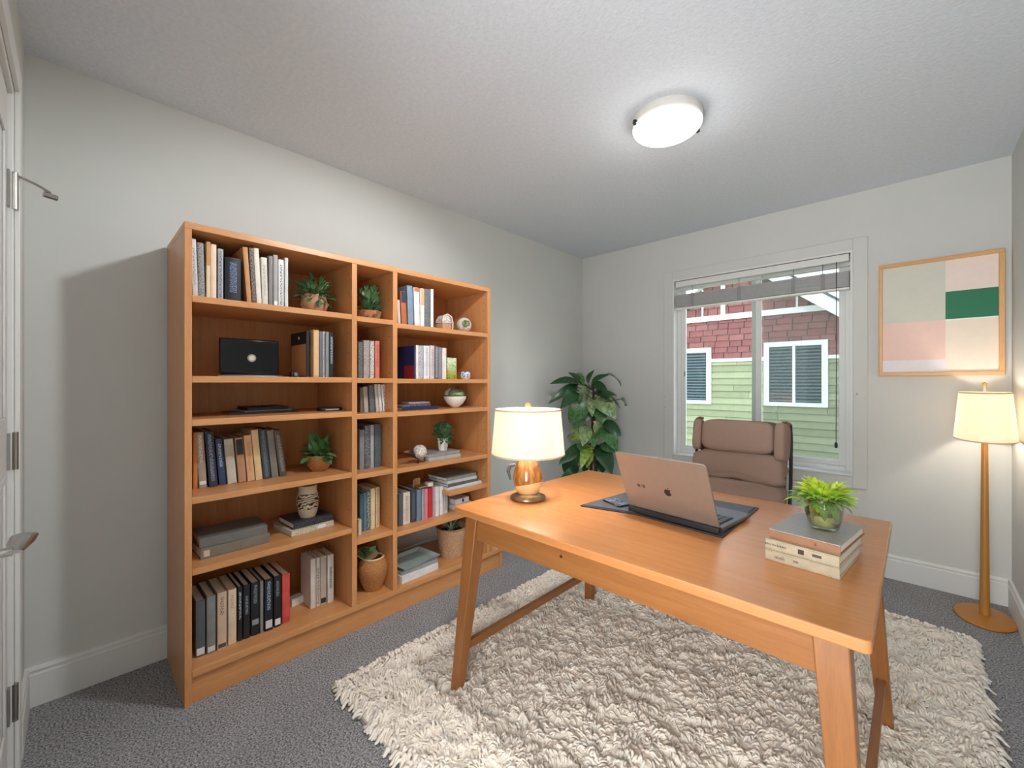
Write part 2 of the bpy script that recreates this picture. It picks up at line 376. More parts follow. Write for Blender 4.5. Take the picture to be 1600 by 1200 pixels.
for (x0, x1, z0, z1, c_) in ((ix0, xs, zz(1420, 504), iz1, '#d5d5c8'), (ix0, xs, zz(1420, 563), zz(1420, 504), '#f0cfc4'), (ix0, xs, iz0, zz(1420, 563), '#efe9ee'),
                            (xs, ix1, zz(1520, 452.5), iz1, '#f2e1d6'), (xs, ix1, zz(1520, 496.5), zz(1520, 452.5), '#2f7a5a'), (xs, ix1, zz(1520, 498.5), zz(1520, 496.5), '#fdfdfa'), (xs, ix1, iz0, zz(1520, 498.5), '#f4e6d6')):
    B(x0, x1, -.0165 if c_ != '#2f7a5a' else -.017, -.0145, z0, z1).obj('colour_block', plain(c_, .7, var=.02), pa, smooth=0)

# ------------------------------------------------------------------ ceiling light
cl = thing('ceiling_light', 'round ceiling light with frosted glass bowl and dark clips', 'ceiling light', (-.83, 1.9, CH))
MB().lathe([(.0, 0), (.15, 0), (.154, -.006), (.154, -.036), (.146, -.042), (0, -.042)], 48).obj('pan', plain('#d9d6cf', .4), cl)
t = NT('frosted_glass_lit'); t.set(lin('#f4f4f0'), .35); t.b.inputs['Emission Color'].default_value = (1, .985, .95, 1); t.b.inputs['Emission Strength'].default_value = .75
pr = [(.153 * math.cos(a), -.046 - .05 * math.sin(a)) for a in [PI / 2 * i / 12 for i in range(13)]]
MB().lathe([(.148, -.0425)] + pr, 48).obj('glass_bowl', t.m, cl)
for k in range(2):
    a = .95 + k * PI; x, y = math.cos(a), math.sin(a)
    MB().tube([(x * .15, y * .15, -.036), (x * .163, y * .163, -.038), (x * .164, y * .164, -.048), (x * .154, y * .154, -.055)], .006, 8).obj('clip', M['blackm'], cl)
light('ceiling_lamp_glow', 'POINT', (-.83, 1.9, CH - .17), 2.6, (1, .98, .94), radius=.1)

# ------------------------------------------------------------------ lamps
def shade_mat(name, e):
    t = NT(name); t.n.remove(t.b); a = t.n.new('ShaderNodeBsdfTranslucent'); a.inputs[0].default_value = lin('#fff6ea'); b = t.n.new('ShaderNodeBsdfDiffuse'); b.inputs[0].default_value = lin('#f5ead8')
    n_ = t.noise(t.co((1, 1, .12)), 160, 2); mx = t.n.new('ShaderNodeMixShader'); mx.inputs[0].default_value = .45
    bp = t.n.new('ShaderNodeBump'); bp.inputs['Strength'].default_value = .15; bp.inputs['Distance'].default_value = .002; t.l.new(n_, bp.inputs['Height']); t.l.new(bp.outputs[0], b.inputs['Normal'])
    em = t.n.new('ShaderNodeEmission'); em.inputs[0].default_value = (1, .8, .58, 1); em.inputs[1].default_value = e; ad = t.n.new('ShaderNodeAddShader')
    t.l.new(a.outputs[0], mx.inputs[1]); t.l.new(b.outputs[0], mx.inputs[2]); t.l.new(mx.outputs[0], ad.inputs[0]); t.l.new(em.outputs[0], ad.inputs[1]); t.l.new(ad.outputs[0], t.out.inputs[0]); return t.m
M['shade'] = shade_mat('lamp_shade_cloth', .03)
def shade(parent, rb, rt, z0, z1, ax=1, ay=1):
    s_ = MB().lathe([(rb, z0), (rt, z1), (rt - .0015, z1), (rb - .0015, z0)], 56, ax=ax, ay=ay, closed=True).obj('lamp_shade', M['shade'], parent)
    for r, z in ((rb, z0), (rt, z1)):
        MB().lathe([(r - .002, z - .003), (r + .0015, z - .003), (r + .0015, z + .003), (r - .002, z + .003)], 56, ax=ax, ay=ay, closed=True).obj('shade_rim', plain('#cdb897', .6), s_)
    return s_
DT = .735
tl = thing('table_lamp', 'table lamp with wide cream shade and amber glass body, lit, on the desk', 'table lamp', (-1.163, 1.307, DT))
MB().lathe([(0, 0), (.07, 0), (.074, .006), (.072, .012), (.06, .016), (.05, .02), (.046, .026), (0, .026)], 40).obj('base', plain('#9a8468', .3, .8), tl)
t = NT('amber_glass'); g = t.sep('Object'); n = t.noise(t.co((1, 1, .5)), 14, 4, .6, 1.2); n2 = t.noise(t.co((1, 1, .3)), 60, 4, .7)
am = t.ramp(t.math('ADD', t.math('MULTIPLY', n, .75), t.math('MULTIPLY', n2, .25)), [(.32, lin('#4a280f')), (.5, lin('#93602b')), (.68, lin('#cf9c58'))])
zc = t.math('ADD', g[2], t.math('MULTIPLY', g[0], -.25))
t.set(t.mix(t.math('LESS_THAN', zc, .062), am, lin('#e4bd8a')), .12); t.b.inputs['Coat Weight'].default_value = .6; t.b.inputs['Coat Roughness'].default_value = .05; M['amber'] = t.m
MB().lathe([(0, .0262), (.042, .0262), (.05, .035), (.058, .06), (.062, .085), (.058, .115), (.047, .145), (.034, .168), (.026, .178), (.0, .178)], 40).obj('body', M['amber'], tl)
MB().lathe([(0, .178), (.027, .178), (.027, .19), (.02, .195), (0, .195)], 28).obj('collar', plain('#7a3f22', .35), tl)
MB().tube([(0, 0, .195), (0, 0, .385)], .004, 8).obj('harp_rod', M['steel'], tl)
hd_ = MB().tube([(-.045, -.028, .14), (-.066, -.04, .132), (-.072, -.044, .11), (-.062, -.04, .075)], [.006, .008, .008, .004], 8).obj('side_handle', plain('#4a4c4e', .4), tl)
shade(tl, .152, .136, .188, .37)
for a in range(3):
    MB().tube([(0, 0, .368), (.135 * math.cos(a * 2.09), .135 * math.sin(a * 2.09), .368)], .0018, 6).obj('shade_spoke', M['steel'], tl)
MB().lathe([(.004, .37), (.01, .378), (.013, .388), (.01, .397), (0, .4)], 16).obj('finial', plain('#c7a071', .4), tl)
MB().lathe([(.012, .2), (.014, .225), (.012, .232), (0, .232)], 16).obj('bulb_socket', M['steel'], tl)
light('table_lamp_bulb', 'POINT', (-1.163, 1.307, DT + .275), 6.5, (1, .91, .8), radius=.028)

fx, fy = .259, 3.255
fl = thing('floor_lamp', 'tall wooden floor lamp with cream shade, lit, in the corner by the picture', 'floor lamp', (fx, fy, 0))
wf = wood('#b0762a', '#c4893a', 'z', .4, 'lamp_wood')
MB().lathe([(0, 0), (.132, 0), (.136, .008), (.13, .014), (.04, .022), (0, .022)], 56, ax=.82, ay=1.12).obj('base', plain('#b8792f', .4, var=.05), fl)
MB().lathe([(.0, .022), (.02, .022), (.019, .05), (.016, .4), (.0125, .9), (.012, .905), (0, .905)], 24).obj('pole', wf, fl)
MB().lathe([(0, .905), (.015, .905), (.015, .915), (.008, .93), (.006, 1.19), (.003, 1.2), (0, 1.2)], 16).obj('stem_rod', plain('#e9dcc4', .4), fl)
shade(fl, 1, .83, .928, 1.165, ax=.112, ay=.238)
for a in (0, PI / 2, PI, 1.5 * PI):
    MB().tube([(0, 0, 1.16), (.112 * .83 * math.cos(a), .238 * .83 * math.sin(a), 1.16)], .002, 6).obj('shade_spoke', M['steel'], fl)
MB().lathe([(.006, 1.2), (.009, 1.205), (.009, 1.215), (0, 1.22)], 12).obj('finial', plain('#c9a15a', .3, .6), fl)
light('floor_lamp_bulb', 'POINT', (fx, fy, 1.04), 4.2, (1, .91, .8), radius=.03)

# ------------------------------------------------------------------ bookshelf
FX = -1.965
Y0, Y1, Y2, Y3, Y4, Y5, Y6, Y7 = .283, .306, .929, .955, 1.150, 1.176, 1.822, 1.848
TOP = 1.822; XB = LW + .016
bs = thing('bookshelf', 'tall beech bookshelf of three bays full of books and plants', 'bookshelf', (LW + .016, 0, 0))
def bx(name, x0, x1, y0, y1, z0, z1, m, bev=.0015, p=None): return B(x0 - XB, x1 - XB, y0, y1, z0, z1).obj(name, m, p or bs, bevel=bev)
bx('side_panel', XB, FX, Y0, Y1, 0, TOP - .026, M['wz']); bx('side_panel', XB, FX, Y6, Y7, .1305, TOP - .026, M['wz'])
bx('divider', XB + .008, FX, Y2, Y3, .13, TOP - .026, M['wz']); bx('divider', XB + .008, FX, Y4, Y5, .13, TOP - .026, M['wz'])
bx('top_board', XB, FX, Y0, Y7, TOP - .026, TOP, M['wy'])
TH_ = .025
S = {'1a': 1.548, '1b': 1.243, '1c': 1.078, '1d': .783, '1e': .513, '1f': .13,
     '2a': 1.543, '2b': 1.24, '2c': 1.063, '2d': .768, '2e': .448,
     '3a': 1.530, '3b': 1.238, '3c': 1.062, '3d': .762, '3e': .575, '3f': .428, '3g': .13, '2f': .13}
for k, z in S.items():
    if z == .13: continue
    y0, y1 = {'1': (Y1, Y2), '2': (Y3, Y4), '3': (Y5, Y6)}[k[0]]
    if k == '3e': y0 = 1.52
    bx('shelf', XB + .008, FX - .001, y0, y1, z - TH_, z, M['wy'])
bx('bottom_board', XB, FX + .002, Y1, 1.965, .104, .13, M['wy'])
bx('plinth', FX - .032, FX - .012, Y1, 1.935, 0, .104, M['wy']); bx('foot', FX - .4, FX - .006, 1.937, 1.962, .0, .104, M['wz'])
bx('back_panel', XB, XB + .007, Y1, Y4 + .013, .13, TOP - .026, M['back'], 0); bx('back_panel', XB, XB + .007, Y5, Y6, .405, TOP - .026, M['back'], 0)
m = MB()
for yp, sgn in ((Y6, -1), (Y2, -1), (Y4, -1)):
    z = .5
    while z < 1.75:
        for xx in (FX - .035,):
            m.tube([(xx - XB, yp + sgn * .0006, z), (xx - XB, yp - sgn * .003, z)], .0028, 8)
        z += .032 * (3 if yp != Y6 else 1.6)
stuff(m.obj('peg_holes', plain('#3b2212', .8), bs))

# ------------------------------------------------------------------ books
def book(label, loc, thick, h, depth, mat, group=None, lean=0, rz=0, rx=0, flat=False, bands=(), name='book', pages=None):
    """upright book: spine on local +x at x=0, thickness along y, centred; base at z=0"""
    r = thing(name, label, 'book', loc, 0, group)
    if flat: r.rotation_euler = (PI / 2, 0, rz)
    else: r.rotation_euler = (math.radians(lean), 0, rz)
    t2 = thick / 2; c = min(.0022, thick * .14)
    arc = [(.0 - (1 - math.cos(a)) * thick * .18, t2 * math.sin(a) / math.sin(1.05)) for a in [-1.05 + 2.1 * i / 6 for i in range(7)]]
    outer = [(-depth, -t2)] + arc + [(-depth, t2)]
    inner = [(-depth, t2 - c), (-c - thick * .1, t2 - c), (-c - thick * .1, -t2 + c), (-depth, -t2 + c)]
    m = MB()
    n = 9; poly = outer + inner; N = len(poly)
    vs = [(a, b, z) for z in (0, h) for a, b in poly]
    fs = [(i, (i + 1) % N, (i + 1) % N + N, i + N) for i in range(N)]
    for zo, fl_ in ((0, 1), (N, 0)):
        caps = [(0, 1, 11, 12), (8, 9, 10, 7), (1, 2, 3, 4, 11), (4, 5, 6, 7, 10, 11)]
        for q in caps: fs.append(tuple(i + zo for i in (q[::-1] if fl_ else q)))
    m.add(vs, fs); cv = m.obj('cover', mat, r)
    B(-depth + .004, -c - thick * .1 - .0001, -t2 + c + .0001, t2 - c - .0001, .004, h - .004).obj('pages', pages or M['pages'], r, smooth=0)
    for (a, b, hx) in bands:
        B(-.0035, .0006, -t2 * .82, t2 * .82, h * a, h * b).obj('spine_label', plain(hx, .6), r, bevel=.0004)
    return r
def row(key, X, depth, items, where, group, maxd=None):
    z = S[key]
    for it in items:
        px0, px1, yt, base, ink, mode, desc = it[:7]; op = it[7] if len(it) > 7 else {}
        Xf = X + random.uniform(-.006, .006)
        ya, _ = on_x(px0, Xf); yb, _ = on_x(px1, Xf)
        h = z_x((px0 + px1) / 2, yt, Xf) - z
        th = (yb - ya) * op.get('tk', .93)
        kw = {}
        if 'z' in op: kw = dict(z0=op['z'][0], z1=op['z'][1])
        book(desc + ' ' + where, (Xf, (ya + yb) / 2 + math.tan(math.radians(op.get('lean', 0))) * h / 2 * 0 + op.get('dy', 0), z + abs(math.sin(math.radians(op.get('lean', 0)))) * th / 2 + .0005),
             th, h * op.get('hk', 1), op.get('depth', depth), cover(base, ink, mode, **kw), group, lean=op.get('lean', 0), bands=op.get('bands', ()))
row('1a', -1.998, .2, [
    (301, 310.4, 374, '#cfcdc9', '#8f8b86', 'print', 'pale grey scuffed book at the outer end', {'lean': 2}),
    (310.6, 321, 380, '#9c9c9c', '#4b4b4d', 'mottle', 'mid grey patterned book beside the pale scuffed one', {'lean': 1.5}),
    (322.5, 329, 378, '#ecd2a6', None, 'plain', 'slim cream book with ochre upper spine', {'bands': ((.58, .995, '#cf9450'),)}),
    (329.2, 338.6, 382, '#eed3bb', None, 'plain', 'tall peach cream book beside ochre-topped one'),
    (340.7, 349.2, 389, '#a8adb4', '#3d3f46', 'print', 'blue grey book with dark lettering down the spine', {'z': (.05, .95)}),
    (351, 378, 403, '#15151a', '#6d7fa8', 'print', 'wide black book with blue lettering', {'z': (.2, .9)}),
    (386, 394, 387.5, '#c98f5c', None, 'plain', 'tan board book leaning away from wide black one', {'lean': 4}),
    (394.2, 401, 389, '#4b4038', '#a59a8c', 'mottle', 'dark speckled narrow book behind the tan one', {'lean': 3}),
    (401.2, 409.5, 389, '#e8dfcf', None, 'plain', 'cream white tall book', {'lean': 3}),
    (410, 419.5, 403, '#ddd8cc', '#a79f90', 'print', 'shorter off-white book with yellowed top', {'lean': 1.5}),
    (420, 427, 400, '#85817f', None, 'plain', 'brownish grey slim book'),
    (427.4, 434.4, 398.5, '#a9a7a5', None, 'plain', 'light grey slim book with white foot label', {'bands': ((.02, .1, '#efefef'),)}),
    (435, 444.2, 406, '#e6e6e4', '#17181c', 'print', 'white book with heavy black spine title', {'z': (.02, .9)}),
    (445, 450.5, 403, '#d4d3cf', None, 'plain', 'narrow pale book nearest the potted fern'),
], 'on top shelf, wide bay', 'books on the top shelf of the wide bay')
row('1b', -2.0, .21, [
    (489.5, 498.8, 515.5, '#d9ab76', None, 'plain', 'thick book with tan spine and black side', {'bands': ((.03, .97, '#e0b88b'),)}),
    (499.2, 504.2, 518, '#6c6f79', None, 'plain', 'thin slate book behind the tan spine'),
    (504.4, 509, 518, '#b0b0b2', '#55565c', 'print', 'thin striped grey book', {'z': (.05, .95)}),
    (509.3, 514, 518.5, '#8f8d8d', None, 'plain', 'thin ash grey book beside the black one'),
    (514.3, 522.3, 519.5, '#15171c', '#b7bcc4', 'print', 'black book with white lettering', {'z': (.3, .9)}),
], 'on second shelf, wide bay', 'books on the second shelf of the wide bay')
row('1d', -2.115, .2, [
    (302, 309, 676, '#c9803f', None, 'plain', 'orange tan book against the side panel'),
    (311, 324, 675.5, '#a8988a', '#e2ddd4', 'print', 'taupe book with pale title', {'z': (.45, .95), 'lean': 3, 'bands': ((.06, .12, '#e8e8e6'),)}),
    (327, 341, 674.5, '#2b3342', '#8fa0bd', 'print', 'dark navy wide book with worn blue title', {'z': (.1, .95), 'lean': 4}),
    (343, 354, 686, '#2f4265', '#b7c2d8', 'print', 'shorter blue book', {'z': (.4, .9), 'lean': 4.5}),
    (356, 371, 686, '#c9c4b6', None, 'plain', 'off-white thick book with small label', {'lean': 4.5, 'bands': ((.62, .88, '#b5ae9d'),)}),
    (373, 386, 684, '#bd8f6e', None, 'plain', 'brown pink book with black title block', {'lean': 4.5, 'bands': ((.62, .97, '#2b2c31'),)}),
    (387, 399, 680, '#ddb083', '#c08a58', 'print', 'peach tan book', {'lean': 4.5}),
    (400, 411, 671.5, '#e5c694', None, 'plain', 'tall yellow cream book', {'lean': 5}),
    (411.8, 424, 671, '#38414a', '#7a8792', 'print', 'slate blue glossy tall book', {'lean': 5, 'z': (.02, .98)}),
    (425, 436, 672, '#807c74', None, 'plain', 'grey green worn book behind the slate one', {'lean': 6}),
    (437.5, 448.5, 672, '#564d47', '#a29a92', 'print', 'dark brown book at the end of the leaning row', {'lean': 7, 'z': (.1, .9)}),
], 'on fourth shelf, wide bay', 'leaning books on the fourth shelf of the wide bay')
row('1f', -2.045, .19, [
    (305.5, 321.5, 939, '#555b5e', None, 'plain', 'dark grey book with round mark on white foot label', {'bands': ((.03, .15, '#d6d6d4'),)}),
    (323, 337.5, 932, '#7f8381', None, 'plain', 'mid grey book with white foot label', {'bands': ((.03, .12, '#cfcfcc'),)}),
    (339.5, 355, 926, '#cdb49d', '#7d6a5a', 'print', 'rosy beige book with ornate title', {'z': (.6, .92), 'bands': ((.03, .1, '#4c4a47'),)}),
    (356.5, 370, 921, '#dcc9ad', '#b39f80', 'print', 'cream book beside the ornate beige one', {'z': (.65, .9)}),
    (371.5, 379, 917, '#1b1f25', '#b9c2cc', 'print', 'narrow black book with white title', {'z': (.4, .9)}),
    (380.5, 391, 914, '#181b22', '#9aa3ad', 'print', 'black book with small white title', {'z': (.45, .8)}),
    (392.5, 406, 910, '#191c20', '#8b9299', 'print', 'thick black book with banded spine', {'z': (.6, .95), 'bands': ((.2, .3, '#8d9298'),)}),
    (406.8, 411.5, 908, '#85857f', None, 'plain', 'thin olive grey book squeezed among black ones'),
    (413.5, 427, 905, '#151a24', '#9fb0cc', 'print', 'black book with large blue white title', {'z': (.4, .95), 'bands': ((.05, .2, '#c9ccd0'),)}),
    (428.5, 439.5, 900, '#17191d', '#8f9499', 'print', 'black book with white barcode label at foot', {'z': (.6, .9), 'bands': ((.04, .16, '#dedede'),)}),
    (441, 453.5, 897, '#d0504a', None, 'plain', 'red book at the end of the black row', {'bands': ((.03, .12, '#b8403c'),)}),
], 'on bottom shelf, wide bay', 'thick books on the bottom shelf of the wide bay')
row('1f', -2.09, .13, [
    (485.5, 494, 873.5, '#d6d0c5', None, 'plain', 'pale paperback nearest the red book', {}),
    (494.6, 500, 871.5, '#cfc8bd', '#2a2422', 'print', 'pale paperback with long black title', {'z': (.05, .8)}),
    (500.6, 510.5, 869.5, '#b8aca0', None, 'plain', 'mushroom grey paperback with dark foot', {'bands': ((.04, .14, '#2b2624'),)}),
    (512, 522, 867, '#d2ccc2', '#3d3a37', 'print', 'pale paperback by the divider', {'z': (.3, .75)}),
], 'on bottom shelf, wide bay', 'pale paperbacks on the bottom shelf of the wide bay')
row('2b', -2.02, .17, [
    (560, 567.5, 535, '#6f746f', '#2d302f', 'mottle', 'dark grey green blotched book'),
    (568.2, 578, 532, '#b7aca4', '#6d625c', 'mottle', 'beige grey mottled book'),
    (578.6, 585, 533, '#e0d8d2', '#4b4441', 'mottle', 'white book with black speckles'),
    (586.2, 593.5, 533, '#d6796a', '#8a443b', 'print', 'salmon red book', {'z': (.3, .9)}),
], 'on second shelf, narrow bay', 'books on the second shelf of the narrow bay')
row('2c', -2.05, .15, [
    (563, 568.5, 606, '#75695c', None, 'plain', 'brown grey slim book'),
    (569.5, 576.5, 604.5, '#a89f93', None, 'plain', 'taupe grey book', {'lean': 3}),
    (578, 586, 602, '#4d555c', '#8c949b', 'mottle', 'slate blotched book', {'lean': 2}),
    (588, 592.5, 600.5, '#cfc5b5', None, 'plain', 'cream slim book', {'lean': 4}),
    (593.5, 598, 600.5, '#dedede', None, 'plain', 'white slim plain book', {'lean': 5}),
    (599, 605, 601, '#f0f0ee', '#26262a', 'print', 'white book with black lettering', {'lean': 5, 'z': (.05, .95)}),
], 'on third shelf, narrow bay', 'books on the third shelf of the narrow bay')
row('2d', -2.058, .17, [
    (562, 570, 672, '#84888c', None, 'plain', 'grey book with pale top'),
    (570.5, 578.8, 666, '#474a4e', '#a3a7ab', 'mottle', 'black and grey blotched book'),
    (579.2, 584.8, 664.5, '#a3a6aa', None, 'plain', 'light grey slim binder'),
    (585.8, 596.6, 663, '#5d666c', '#3c4348', 'mottle', 'dark grey cloth book'),
], 'on fourth shelf, narrow bay', 'grey books on the fourth shelf of the narrow bay')
row('2e', -2.055, .17, [
    (562.5, 568, 772, '#4f6a75', None, 'plain', 'teal grey book'),
    (568.5, 573.5, 770, '#5f7f95', None, 'plain', 'steel blue book'),
    (574, 579, 768, '#44524c', '#dfe6dc', 'mottle', 'dark green book with white flecks'),
    (579.6, 586.6, 763.5, '#e3cfa8', None, 'plain', 'cream yellow book'),
    (587.4, 593.6, 761.5, '#dcc198', '#7a5a3a', 'print', 'cream book with brown pattern down the spine', {'z': (.02, .98)}),
], 'on fifth shelf, narrow bay', 'books on the fifth shelf of the narrow bay')
row('2e', -2.01, .035, [(560, 565, 812, '#d8cdbb', None, 'plain', 'short cream booklet')], 'on fifth shelf, narrow bay', 'books on the fifth shelf of the narrow bay')
row('3a', -1.995, .17, [
    (622, 626.5, 469, '#d9c1ba', None, 'plain', 'slim pinkish book against the divider', {'lean': 3}),
    (628, 636.8, 456, '#b8683e', None, 'plain', 'rust brown book with navy top', {'lean': 3, 'bands': ((.66, .99, '#2f3850'),)}),
    (638, 647, 447, '#7d93aa', None, 'plain', 'tall steel blue book', {'lean': 2}),
    (648, 656.5, 450, '#eae7e2', None, 'plain', 'white book with orange top', {'lean': 1.5, 'bands': ((.9, .995, '#c9703d'),)}),
    (657.5, 663.8, 451, '#ebe9e4', None, 'plain', 'white book with peach upper spine', {'bands': ((.56, .99, '#dfae7d'),)}),
    (664.4, 672.8, 452, '#7a7f86', '#3a3f47', 'mottle', 'grey mottled book'),
    (673.3, 677.6, 452, '#f0ede6', None, 'plain', 'narrow white book nearest the stone arch'),
], 'on top shelf, lamp-side bay', 'books on the top shelf of the lamp-side bay')
row('3b', -2.0, .17, [
    (650.3, 654.2, 539.5, '#f0e4dc', None, 'plain', 'white spined book with navy and red side'),
    (654.5, 662, 540, '#c9ccd2', '#3d4454', 'mottle', 'pale grey chequered book'),
    (662.3, 671.8, 540.5, '#e9eaec', '#9a9ea6', 'print', 'wide white book', {'z': (.1, .95)}),
    (672.2, 679.6, 540, '#ddcfce', '#94808a', 'print', 'pinkish white book', {'z': (.1, .9)}),
    (680, 685.2, 541, '#6c6670', '#c9c4cc', 'print', 'purple grey striped book', {'z': (.03, .97)}),
    (685.4, 690.8, 543, '#8b8790', None, 'plain', 'dusty grey book beside the striped one'),
    (691.2, 698, 544, '#ece2da', None, 'plain', 'ivory book'),
], 'on second shelf, lamp-side bay', 'books on the second shelf of the lamp-side bay')
row('3f', -2.04, .16, [
    (623, 629.6, 771.5, '#565d66', None, 'plain', 'charcoal book against the divider'),
    (630.2, 641.8, 769.5, '#ddd4c4', '#a3835f', 'print', 'cream book with brown pictures', {'z': (.1, .9)}),
    (642.4, 650.8, 765, '#3f4350', '#6d7180', 'print', 'near black book', {'z': (.1, .9)}),
    (651.4, 658.6, 765.5, '#75869c', None, 'plain', 'blue grey book'),
    (659.2, 663.2, 764.5, '#a5a6ad', None, 'plain', 'thin silver grey book'),
    (663.6, 668.8, 764, '#d98790', None, 'plain', 'pink book'),
    (669.3, 675.8, 763, '#c8303a', None, 'plain', 'bright red book'),
    (676.2, 680.4, 762, '#b49aa0', None, 'plain', 'mauve grey thin book'),
    (681, 686.6, 761, '#dfe3e6', None, 'plain', 'pale blue white book'),
    (687.2, 693.2, 760, '#e8e6e4', None, 'plain', 'white book between two pale ones'),
    (693.8, 700, 758.5, '#d3d6da', '#8b9098', 'print', 'pale grey book at the end', {'z': (.1, .9)}),
], 'on sixth shelf, lamp-side bay', 'books on the sixth shelf of the lamp-side bay')

# lying books: spine along the y axis, seen from +x
def lying(label, loc, width, depth, thick, mat, rz=0, group=None, bands=(), name='book', pages=None):
    """book lying flat: front edge (spine, facing +x) centred on loc at its bottom, width along y"""
    r = thing(name, label, 'book', loc, rz, group)
    c = min(.0025, thick * .13)
    m = B(-depth, 0, -width / 2, width / 2, 0, c).box(-depth, 0, -width / 2, width / 2, thick - c, thick).box(-c, 0, -width / 2, width / 2, c, thick - c)
    m.obj('cover', mat, r, bevel=.0008)
    B(-depth + .004, -c - .0003, -width / 2 + .004, width / 2 - .004, c + .0002, thick - c - .0002).obj('pages', pages or M['pages'], r, smooth=0)
    for a, b, hx in bands: B(-.001, .0008, -width / 2 + width * a, -width / 2 + width * b, thick * .2, thick * .8).obj('spine_label', plain(hx, .6), r)
    return r
def ymid(a, b, X): return (on_x(a, X)[0] + on_x(b, X)[0]) / 2, on_x(b, X)[0] - on_x(a, X)[0]
X = -2.05
y, wd = ymid(313, 422, X); z = S['1e']
lying('thick warm grey book underneath in the flat grey pair, fifth shelf', (X, y, z), wd, .17, .042, cover('#7d756b'), .04, 'grey books lying on the fifth shelf', ((.04, .12, '#c9bfae'),))
lying('silver grey book on top of the flat pair, fifth shelf', (X - .005, y - .006, z + .0425), wd * .97, .17, .038, cover('#6f6f6d'), -.02, 'grey books lying on the fifth shelf')
X = -2.06; y, wd = ymid(454, 523, X)
lying('cream book underneath the flat pair that carries the vase', (X, y, z), wd, .2, .026, cover('#d9cfba', '#8f8672', 'mottle'), .1, 'books under the vase', ((.6, .8, '#e9e9e6'),))
lying('black book lying right under the patterned vase', (X - .01, y + .006, z + .0265), wd * .92, .18, .026, cover('#1d2026', '#59606d', 'mottle'), .05, 'books under the vase')
X = -2.12; z = S['1c']; y, wd = ymid(358, 465, X)
lying('thin dark magazine lying under the black notebook, third shelf', (X, y, z), wd, .21, .008, cover('#3b3b42'), -.05, 'notebooks on the third shelf')
lying('grey notebook in the middle of the flat notebook pile', (X - .01, y + .02, z + .0085), wd * .72, .19, .008, cover('#77747c'), .05, 'notebooks on the third shelf')
lying('black notebook on top of the flat notebook pile', (X - .02, y + .02, z + .017), wd * .62, .17, .012, cover('#1a191c'), .02, 'notebooks on the third shelf', pages=M['blackm'])
y, wd = ymid(497, 532, -2.1)
o = thing('gadget', 'small black electronic gadget lying by the divider, third shelf', 'gadget', (-2.1, y, z))
MB().pillow((0, 0, .009), (.035, wd / 2, .009), .4, 24, 8).obj('body', M['blackm'], o); B(.02, .036, -wd * .3, wd * .3, .004, .01).obj('display', plain('#a9b3b8', .2), o, bevel=.001)
X = -2.04; z = S['3c']; y, wd = ymid(628, 685, X)
lying('navy book with white pages underneath the small flat pile', (X, y, z), wd, .17, .018, cover('#2b3050'), .0, 'flat books on the third shelf, lamp-side bay', pages=M['white'])
lying('dark grey book in the middle of the small flat pile', (X - .02, y - .012, z + .0185), wd * .8, .14, .014, cover('#3a3c4a', '#9094a4', 'mottle'), .03, 'flat books on the third shelf, lamp-side bay')
lying('small dusty pink book on top of the small flat pile', (X - .03, y + .01, z + .033), wd * .55, .1, .011, cover('#a8949c'), -.05, 'flat books on the third shelf, lamp-side bay')
X = -2.02; z = S['3d']; y, wd = ymid(670, 720, X)
lying('pale grey flat book under the white plant pot', (X, y, z), wd, .18, .02, cover('#b7b3ae'), .0, 'flat books under the small plant', pages=M['white'])
lying('slate covered flat book touching the white plant pot', (X - .004, y, z + .0205), wd * .98, .18, .018, cover('#9a9894'), .02, 'flat books under the small plant', pages=M['white'])
X = -2.0; z = S['3e']; 
for k, (a, b, hx, lab) in enumerate(((697, 749, '#d9dadb', 'lowest pale magazine in the pile on the short shelf'), (696, 745, '#5f6064', 'dark edged magazine second in the pile on the short shelf'), (698, 744, '#c8c9cb', 'silver magazine third in the pile on the short shelf'), (694, 741, '#8d8a84', 'grey brown magazine on top of the pile on the short shelf'))):
    y, wd = ymid(a, b, X); lying(lab, (X - k * .004, max(y, Y5 + .36 + wd / 2), z + k * .0175), wd, .2, .017, cover(hx), (-.04, .03, -.02, .02)[k], 'magazines on the short shelf', pages=M['white'])
X = -2.06; z = S['3f']; y, wd = ymid(708, 736, X)
for k, (hx, lab) in enumerate((('#c9ccd2', 'lower pale book lying behind the desk corner, sixth shelf'), ('#eceef2', 'upper white book with blue mark behind the desk corner, sixth shelf'))):
    lying(lab, (X, y, z + k * .0305), wd * (1 - k * .2), .16, .03, cover(hx), (.0, .05)[k], 'books lying behind the desk corner', pages=M['white'], bands=((.5, .62, '#2b3f86'),) if k else ())
X = -2.0; z = S['3g']; y, wd = ymid(627, 686, X)
lying('white spined thick book at the bottom of the basket-side pile', (X, y, z), wd, .2, .04, cover('#dcdcdf'), .06, 'pile on the bottom shelf, lamp-side bay', pages=M['white'])
lying('grey book in the middle of the basket-side pile', (X - .006, y, z + .0405), wd * .96, .19, .022, cover('#9ba1a6'), .0, 'pile on the bottom shelf, lamp-side bay', pages=M['white'])
o = thing('tray', 'shallow grey green tray on the pile beside the basket planter', 'tray', (X - .09, y, z + .063), .08)
m = MB(); a_, b_ = .1, wd * .52
vs = []; fs = []
prof = [(.0, .004), (.8, .004), (.95, .02), (1.0, .02), (.84, .0), (0, 0)]
for k, (q, zz_) in enumerate(prof):
    for sx, sy in ((-1, -1), (1, -1), (1, 1), (-1, 1)): vs.append((sx * a_ * max(q, .01), sy * b_ * max(q, .01), zz_))
for k in range(len(prof) - 1):
    for j in range(4): fs.append((k * 4 + j, k * 4 + (j + 1) % 4, k * 4 + 4 + (j + 1) % 4, k * 4 + 4 + j))
fs += [(3, 2, 1, 0), (20, 21, 22, 23)]
